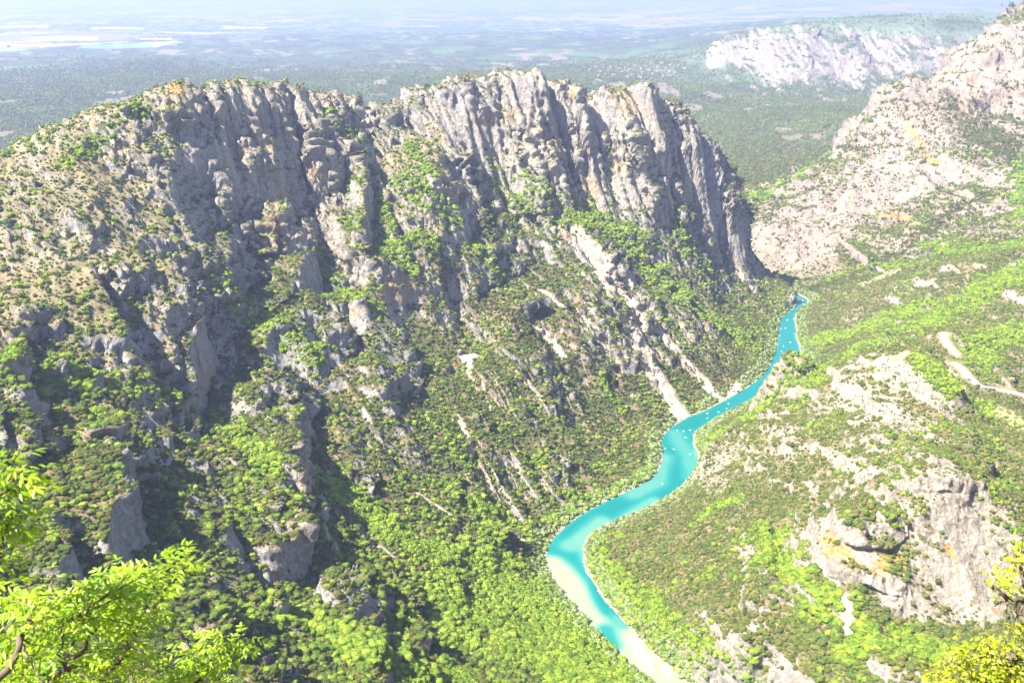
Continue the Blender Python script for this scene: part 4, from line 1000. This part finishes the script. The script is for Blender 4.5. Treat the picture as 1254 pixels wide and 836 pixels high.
CARS = [(1179,469.5,'blue','blue car at the head of the roadside row, nearest the bend'),(1183,474,'black','black car second from the bend in the roadside row'),(1190,478.5,'red','red car parked on the valley edge of the road'),
 (1196,480,'white','first white car after the red car along the road'),(1200.5,480.8,'white','second white car after the red car along the road'),(1205,481.3,'silver','silver car between the white cars and the dark cars'),
 (1210,482,'black','black car in the middle of the dark end of the row'),(1214.5,482.8,'blue','blue car between the two black cars of the row'),(1220,483.8,'black','black car at the right end of the roadside row')]
RP = ROADS[0][0]
for i, (u, v, cc, lab) in enumerate(CARS):
    p = hit(u, v); dd = np.hypot(RP[:, 0] - p[0], RP[:, 1] - p[1]); k = int(np.clip(dd.argmin(), 1, len(RP) - 2))
    T_ = RP[k+1, :2] - RP[k-1, :2]; T_ /= np.linalg.norm(T_); n_ = np.array([-T_[1], T_[0]])
    if n_[1] > 0: n_ = -n_
    q = RP[k] + np.array([*(T_ * ((p[:2] - RP[k, :2]) @ T_)), 0]); q[:2] += n_ * 3.6
    o = car(cc); o.location = (q[0], q[1], RP[k, 2] + .13); o.rotation_euler = (0, 0, math.atan2(-T_[0], T_[1]))
    o['label'] = lab; o['category'] = 'car'; o['group'] = 'cars parked along the valley edge of the road'

# ------------------------------------------------------------------ houses in the far valley
wall_m = simple("cream_render", (.34,.29,.23)); roof_m = simple("clay_tiles", (.30,.17,.11)); shut_m = simple("shutters", (.20,.24,.26))
def house(L, W, Hh):
    r = bpy.data.objects.new("farmhouse", None); COL.objects.link(r)
    bm = bmesh.new(); box(bm, -L/2, L/2, -W/2, W/2, -2, Hh)
    g = [bm.verts.new(p) for p in ((-L/2, -W/2, Hh), (-L/2, W/2, Hh), (-L/2, 0, Hh + W * .22), (L/2, -W/2, Hh), (L/2, W/2, Hh), (L/2, 0, Hh + W * .22))]
    bm.faces.new(g[:3]); bm.faces.new(g[3:][::-1]); put("wall", bm, wall_m, r)
    bm = bmesh.new(); e_ = .5
    for s_ in (-1, 1):
        a = [bm.verts.new(p) for p in ((-L/2 - e_, s_ * (W/2 + e_), Hh - .1), (L/2 + e_, s_ * (W/2 + e_), Hh - .1), (L/2 + e_, 0, Hh + W * .22 + .25), (-L/2 - e_, 0, Hh + W * .22 + .25))]
        b2 = [bm.verts.new(v.co + Vector((0, 0, .22))) for v in a]
        bm.faces.new(a); bm.faces.new(b2[::-1])
        for j in range(4): bm.faces.new((a[j], b2[j], b2[(j+1) % 4], a[(j+1) % 4]))
    put("roof", bm, roof_m, r)
    for x in (-L * .3, 0, L * .3):
        bm = bmesh.new(); box(bm, x - .6, x + .6, -W/2 - .06, -W/2 - .003, 1.2, 2.7); put("window", bm, shut_m, r)
    return r
HS = [(729,83.6),(736,89),(745,87.4),(748,83.5),(759,85.5),(766,85),(778,82),(794,87),(792,71),(805,83.6),(810,79),(815,85.5),(820,88.7),(822,81),(831,83),(817,94),(822,95),(812,94.5),(768,96),(784,96),(787,90),(741,92),(751,93),(799,92),(826,91),(771,88),(762,91),(804,89),(775,93),(733,94),(722,87),(838,86),(797,80),(785,85)]
FH = [(108,32),(115,31.2),(124,31.3),(128,31.6),(10.5,58),(169,49.6),(182,34.5),(186,34.6)]
h0_ = [house(13, 9, 6), house(18, 10, 5.5), house(10, 8, 7)]
used_ = [0, 0, 0]
for i, (u, v) in enumerate(HS + FH):
    k = i % 3
    if used_[k]: o = copy_tree(h0_[k])
    else: o = h0_[k]; used_[k] = 1
    p = hit(u, v, 2500); o.location = p; o.rotation_euler = (0, 0, random.Random(i + 90).uniform(-.6, .6)); f = 1.0 if i < len(HS) else 1.7
    o.scale = (f, f, f); o['category'] = 'house'
    if i < len(HS):
        if i == 8: o['label'] = 'small cream house standing alone, uphill of the scattered village'; 
        else: o['label'] = 'small cream house with a clay roof in the scattered village beyond the ridge'
        o['group'] = 'village houses in the hazy valley' if i != 8 else 'lone houses above the village'
    else:
        o['label'] = {0:'pale farm building at the left end of the row on the plateau',1:'pale farm building second from left in the row on the plateau',2:'pale farm building third from left in the row on the plateau',3:'pale farm building at the right end of the row on the plateau',4:'pale farmhouse beside the orange field at the far left',5:'pale barn at the tip of the green field on the plateau',6:'left one of two small barns on the hazy plateau',7:'right one of two small barns on the hazy plateau'}[i - len(HS)]
        o['group'] = 'farm buildings on the plateau'


# ------------------------------------------------------------------ branches near the viewpoint
def leaf_mat(name, c1, c2):
    m, t, b = new_mat(name)
    a_ = t.nodes.new("ShaderNodeAttribute"); a_.attribute_name = "shade"
    x = t.nodes.new("ShaderNodeMix"); x.data_type = 'RGBA'; x.inputs[6].default_value = (*c1, 1); x.inputs[7].default_value = (*c2, 1)
    t.links.new(a_.outputs['Fac'], x.inputs[0]); t.links.new(x.outputs[2], b.inputs['Base Color'])
    b.inputs['Roughness'].default_value = .42; b.inputs['Specular IOR Level'].default_value = .45
    tr = t.nodes.new("ShaderNodeBsdfTranslucent"); tc = t.nodes.new("ShaderNodeMix"); tc.data_type = 'RGBA'; tc.blend_type = 'MULTIPLY'; tc.inputs[0].default_value = 1; tc.inputs[7].default_value = (1.3, 1.15, .35, 1)
    t.links.new(x.outputs[2], tc.inputs[6]); t.links.new(tc.outputs[2], tr.inputs[0])
    ms = t.nodes.new("ShaderNodeMixShader"); ms.inputs[0].default_value = .42
    t.links.new(b.outputs[0], ms.inputs[1]); t.links.new(tr.outputs[0], ms.inputs[2]); t.links.new(ms.outputs[0], t.nodes["Material Output"].inputs[0])
    return m
m_ash = leaf_mat("fresh_leaflets", (.16,.30,.010), (.40,.55,.02)); m_oak = leaf_mat("fresh_oak_leaves", (.22,.30,.010), (.46,.48,.02))
m_twig = simple("dry_grey_twig", (.30,.25,.20), .9)
lr = np.random.default_rng(21)
def tube(bm, pts, radii, n=6):
    prev = None; pts = [Vector(p) for p in pts]
    for i, p in enumerate(pts):
        d = (pts[min(i+1, len(pts)-1)] - pts[max(i-1, 0)]).normalized(); a = d.cross(Vector((.3, .2, 1))).normalized(); c_ = d.cross(a)
        ring = [bm.verts.new(p + (a * math.cos(6.2832 * j / n) + c_ * math.sin(6.2832 * j / n)) * radii[i] * (1 + .12 * math.sin(5 * i + j))) for j in range(n)]
        if prev:
            for j in range(n): bm.faces.new((prev[j], prev[(j+1) % n], ring[(j+1) % n], ring[j]))
        prev = ring
    bm.faces.new(prev)
def wiggle(pts, n=4, amp=.02):
    out = []
    for a, b_ in zip(pts[:-1], pts[1:]):
        a = np.array(a); b_ = np.array(b_)
        for k in range(n): out.append(a + (b_ - a) * k / n + (lr.normal(size=3) * amp if k else 0))
    return out + [np.array(pts[-1])]
class Leaves:
    def __init__(s): s.v, s.f, s.sh = [], [], []
    def leaf(s, p, d, nrm, L, W, sh, tip=1.0):
        d = d / np.linalg.norm(d); sd_ = np.cross(d, nrm); sd_ /= np.linalg.norm(sd_) + 1e-9; nn_ = np.cross(sd_, d)
        b0 = len(s.v); droop = lr.uniform(.05, .35) * L
        prof = [(0, .0), (.25, .75), (.5, 1.0), (.78, .62), (1.0, .0)]
        mid = [p + d * L * t_ - nn_ * droop * t_ * t_ for t_, w_ in prof]
        s.v.append(mid[0])
        for (t_, w_), m_ in zip(prof[1:-1], mid[1:-1]):
            s.v += [m_ + sd_ * W * w_ / 2 + nn_ * W * .12, m_, m_ - sd_ * W * w_ / 2 + nn_ * W * .12]
        s.v.append(mid[-1])
        F_ = [(0, 1, 2), (0, 2, 3), (1, 4, 5, 2), (2, 5, 6, 3), (4, 7, 8, 5), (5, 8, 9, 6), (7, 10, 8), (8, 10, 9)]
        for q in F_: s.f.append([b0 + i for i in q]); s.sh.append(sh)
    def build(s, name, mat, parent):
        me = bpy.data.meshes.new(name); me.from_pydata([tuple(map(float, q)) for q in s.v], [], s.f)
        at = me.attributes.new("shade", 'FLOAT', 'FACE'); at.data.foreach_set("value", np.array(s.sh, np.float32)); me.materials.append(mat); smooth_shade(me)
        o = bpy.data.objects.new(name, me); COL.objects.link(o); o.parent = parent; return o
Pp = lambda u, v, y: np.array(at_y(u, v, y))
# the ash at the left
ash = bpy.data.objects.new("ash_tree", None); COL.objects.link(ash); base_ = np.array([-2.75, 2.3, 498.35 - 1.15 * 1.6]); ash.location = (0, 0, 0)
ash['label'] = "young tree with drooping lime green leaflets in the lower left, closest to the viewer"; ash['category'] = 'tree'
fork = np.array(Pp(-70, 900, 3.0))
bm = bmesh.new(); tp = wiggle([base_ - [0, 0, .3], base_ + [.1, .15, .5], fork], 4, .015); tube(bm, tp, np.linspace(.06, .028, len(tp)), 9); put("trunk", bm, m_bark, ash, True)
BR = [[fork, Pp(0,828,3.1), Pp(23,790,3.15), Pp(28,778,3.2), Pp(32,755,3.25), Pp(45,735,3.3)],
      [fork, Pp(20,880,3.3), Pp(86,816,3.4), Pp(105,788,3.45), Pp(122,768,3.5), Pp(135,744,3.5), Pp(150,722,3.5)],
      [fork, Pp(60,900,3.4), Pp(137,816,3.6), Pp(160,786,3.65), Pp(181,757,3.7), Pp(189,746,3.7), Pp(201,723,3.7), Pp(222,700,3.7)],
      [Pp(60,900,3.4), Pp(140,880,3.6), Pp(215,850,3.8), Pp(240,835,3.85), Pp(255,805,3.9), Pp(290,790,3.9)],
      [Pp(20,880,3.3), Pp(80,820,3.2), Pp(77,790,3.2), Pp(80,760,3.2)],
      [fork, Pp(-60,780,2.9), Pp(-30,690,2.9), Pp(-6,640,2.95), Pp(10,600,3.0), Pp(24,578,3.0)],
      [Pp(-60,780,2.9), Pp(-20,720,3.0), Pp(5,650,3.0), Pp(18,630,3.0)]]
allp = []
for i, b_ in enumerate(BR):
    bm = bmesh.new(); q = wiggle(b_, 4, .012); tube(bm, q, np.linspace(.018 if i < 4 else .011, .004, len(q)), 7); put("branch", bm, m_bark, ash, True); allp += q
allp = np.array(allp)
for b_ in ([Pp(40,775,3.3), Pp(55,753,3.35), Pp(72,738,3.4), Pp(90,717,3.4), Pp(93,705,3.4)], [Pp(72,738,3.4), Pp(78,728,3.4), Pp(88,725,3.42)], [Pp(60,740,3.3), Pp(61,719,3.35), Pp(63,694,3.35), Pp(66,690,3.36)], [Pp(62,706,3.35), Pp(70,704,3.35), Pp(78,705,3.35)],
          [Pp(178,760,3.7), Pp(192,752,3.7), Pp(208,748,3.7)], [Pp(186,750,3.7), Pp(197,760,3.7), Pp(205,772,3.7)], [Pp(180,762,3.7), Pp(192,768,3.7), Pp(200,780,3.7)], [Pp(30,790,3.2), Pp(38,805,3.2), Pp(48,822,3.2)]):
    bm = bmesh.new(); q = wiggle(b_, 3, .006); tube(bm, q, np.linspace(.007, .002, len(q)), 5); put("bare_twig", bm, m_twig, ash)
lv = Leaves(); tw = bmesh.new()
def pinnate(p, d):
    n_ = int(lr.integers(3, 5)); Lr = lr.uniform(.08, .13); d = d / np.linalg.norm(d); up_v = np.array([0, 0, 1.0]) + .35 * lr.normal(size=3); shv = float(lr.uniform(0, .8))
    sd_ = np.cross(d, up_v); sd_ /= np.linalg.norm(sd_); q = p.copy()
    for k in range(n_):
        f = (k + 1) / n_; q2 = p + d * Lr * f - np.array([0, 0, 1]) * .03 * f * f
        for s_ in (-1, 1):
            dd = d * .75 + sd_ * s_ * .8 - np.array([0, 0, .35]) + .12 * lr.normal(size=3)
            lv.leaf(q2, dd, up_v + .3 * lr.normal(size=3), lr.uniform(.026, .046), lr.uniform(.008, .013), float(np.clip(shv + lr.uniform(-.15, .3), 0, 1)))
    lv.leaf(q2, d - np.array([0, 0, .3]), up_v, lr.uniform(.035, .055), .013, shv)
CLU = [(205,690),(222,688),(190,697),(235,697),(175,708),(160,703),(200,708),(150,712),(140,720),(125,710),(165,722),(130,738),(110,733),(150,742),(165,757),(175,768),(150,772),(185,782),(130,757),(100,758),(90,773),(110,778),(60,733),(40,730),(20,733),(5,737),(30,750),(10,757),(50,752),(60,768),(20,778),(5,797),(30,808),(60,798),(80,743),(70,818),(100,818),(120,823),(50,828),(165,792),(130,788),(140,818),(182,815),(200,828),(160,830),(120,833),(195,773),(186,722),(212,702),(118,722),(75,757),(95,743),(15,815),(85,800),(45,790),(5,722),(140,800),(22,826),(215,832),(172,740)]
CLU = [(a, b_, 3.45 + .25 * math.sin(i * 2.4), 9, 15) for i, (a, b_) in enumerate(CLU)]
CLU += [(a, b_, 3.9, 7, 11) for a, b_ in [(270,785),(285,778),(300,795),(255,800),(240,812),(225,818),(262,815),(280,805),(295,810),(245,828),(265,832),(222,832),(305,786),(236,800)]]
CLU += [(a, b_, 3.0, 7, 12) for a, b_ in [(8,572),(24,570),(30,585),(12,592),(2,610),(20,606),(5,628),(30,600),(28,632),(12,640),(2,655),(15,662),(5,680),(3,590),(22,650),(-8,600),(-8,640),(-6,700)]]
for (u, v, y, n_, sp) in CLU:
    tip = Pp(u, v, y) ; j = np.argmin(np.linalg.norm(allp - tip, axis=1)); st_ = allp[j]
    mid = (st_ + tip) / 2 + lr.normal(size=3) * .02
    tube(tw, [st_, mid, tip], [.004, .003, .0018], 4)
    for k in range(n_):
        a = lr.uniform(0, 6.28); p = tip + (mid - tip) * lr.uniform(.1, .9) - np.array([.035, 0, 0]) + lr.normal(size=3) * sp * .0016
        pinnate(p, np.array([math.cos(a), math.sin(a) * .8, lr.uniform(-.2, .5)]) + (tip - st_) * .8)
put("twig", tw, m_bark, ash); lv.build("foliage", m_ash, ash)
# the oak at the right
oak = bpy.data.objects.new("oak_tree", None); COL.objects.link(oak); oak['label'] = "young oak with small yellow green leaves in the bottom right corner"; oak['category'] = 'tree'
f0_ = Pp(1320, 960, 5.4); ob = np.array([f0_[0] + .15, f0_[1] - .1, 498.35 - 1.15 * 4.6])
bm = bmesh.new(); q = wiggle([ob - [0, 0, .4], (ob + f0_) / 2, f0_], 4, .02); tube(bm, q, np.linspace(.085, .045, len(q)), 9); put("trunk", bm, m_bark, oak, True)
OB = [[f0_, Pp(1290,820,5.4), Pp(1268,775,5.4), Pp(1254,752,5.4), Pp(1241,735,5.4), Pp(1221,721,5.4), Pp(1216,716,5.4)], [Pp(1254,752,5.4), Pp(1256,720,5.4), Pp(1250,690,5.4), Pp(1252,668,5.4)],
      [f0_, Pp(1270,870,5.5), Pp(1240,825,5.5), Pp(1241,801,5.5), Pp(1230,785,5.5)], [Pp(1240,818,5.5), Pp(1252,799,5.5), Pp(1262,780,5.5)], [Pp(1270,870,5.5), Pp(1215,850,5.7), Pp(1190,820,5.7), Pp(1170,800,5.7)], [Pp(1215,850,5.7), Pp(1170,845,5.8), Pp(1148,822,5.8)], [Pp(1241,801,5.5), Pp(1215,800,5.5), Pp(1207,782,5.5)]]
allp = []
for b_ in OB:
    bm = bmesh.new(); q = wiggle(b_, 4, .016); tube(bm, q, np.linspace(.022, .005, len(q)), 7); put("branch", bm, m_bark, oak, True); allp += q
allp = np.array(allp); lv = Leaves(); tw = bmesh.new()
OC = [(1225,702),(1235,698),(1245,688),(1250,674),(1250,700),(1240,712),(1246,724),(1230,710),(1218,706),(1253,738),(1247,664),(1217,716),(1256,684),(1240,684),(1236,720),(1258,670),(1262,700),(1258,720)]
orr = random.Random(5); k = 0
while k < 105:
    u = orr.uniform(1136, 1275); v = orr.uniform(760, 850)
    top = float(np.interp(u, [1138,1150,1165,1178,1190,1205,1215,1225,1240,1260], [812,800,797,792,798,775,779,768,766,762]))
    if v < top + 3: continue
    OC.append((u, v)); k += 1
for i, (u, v) in enumerate(OC):
    y = 5.4 + .25 * math.sin(i * 1.7) + (.15 if u < 1200 else 0); tip = Pp(u, v, y); j = np.argmin(np.linalg.norm(allp - tip, axis=1)); st_ = allp[j]
    tube(tw, [st_, (st_ + tip) / 2 + lr.normal(size=3) * .02, tip], [.005, .0035, .002], 4)
    shv = lr.uniform(.1, .7)
    for m_i in range(15):
        dd = lr.normal(size=3); dd[2] = abs(dd[2]) * .5 - .1; dd /= np.linalg.norm(dd)
        lv.leaf(tip + lr.normal(size=3) * .028 + dd * .01, dd, np.array([0, 0, 1.0]) + .6 * lr.normal(size=3), lr.uniform(.026, .044), lr.uniform(.016, .026), float(np.clip(shv + lr.uniform(-.25, .4), 0, 1)))
put("twig", tw, m_bark, oak); lv.build("foliage", m_oak, oak)
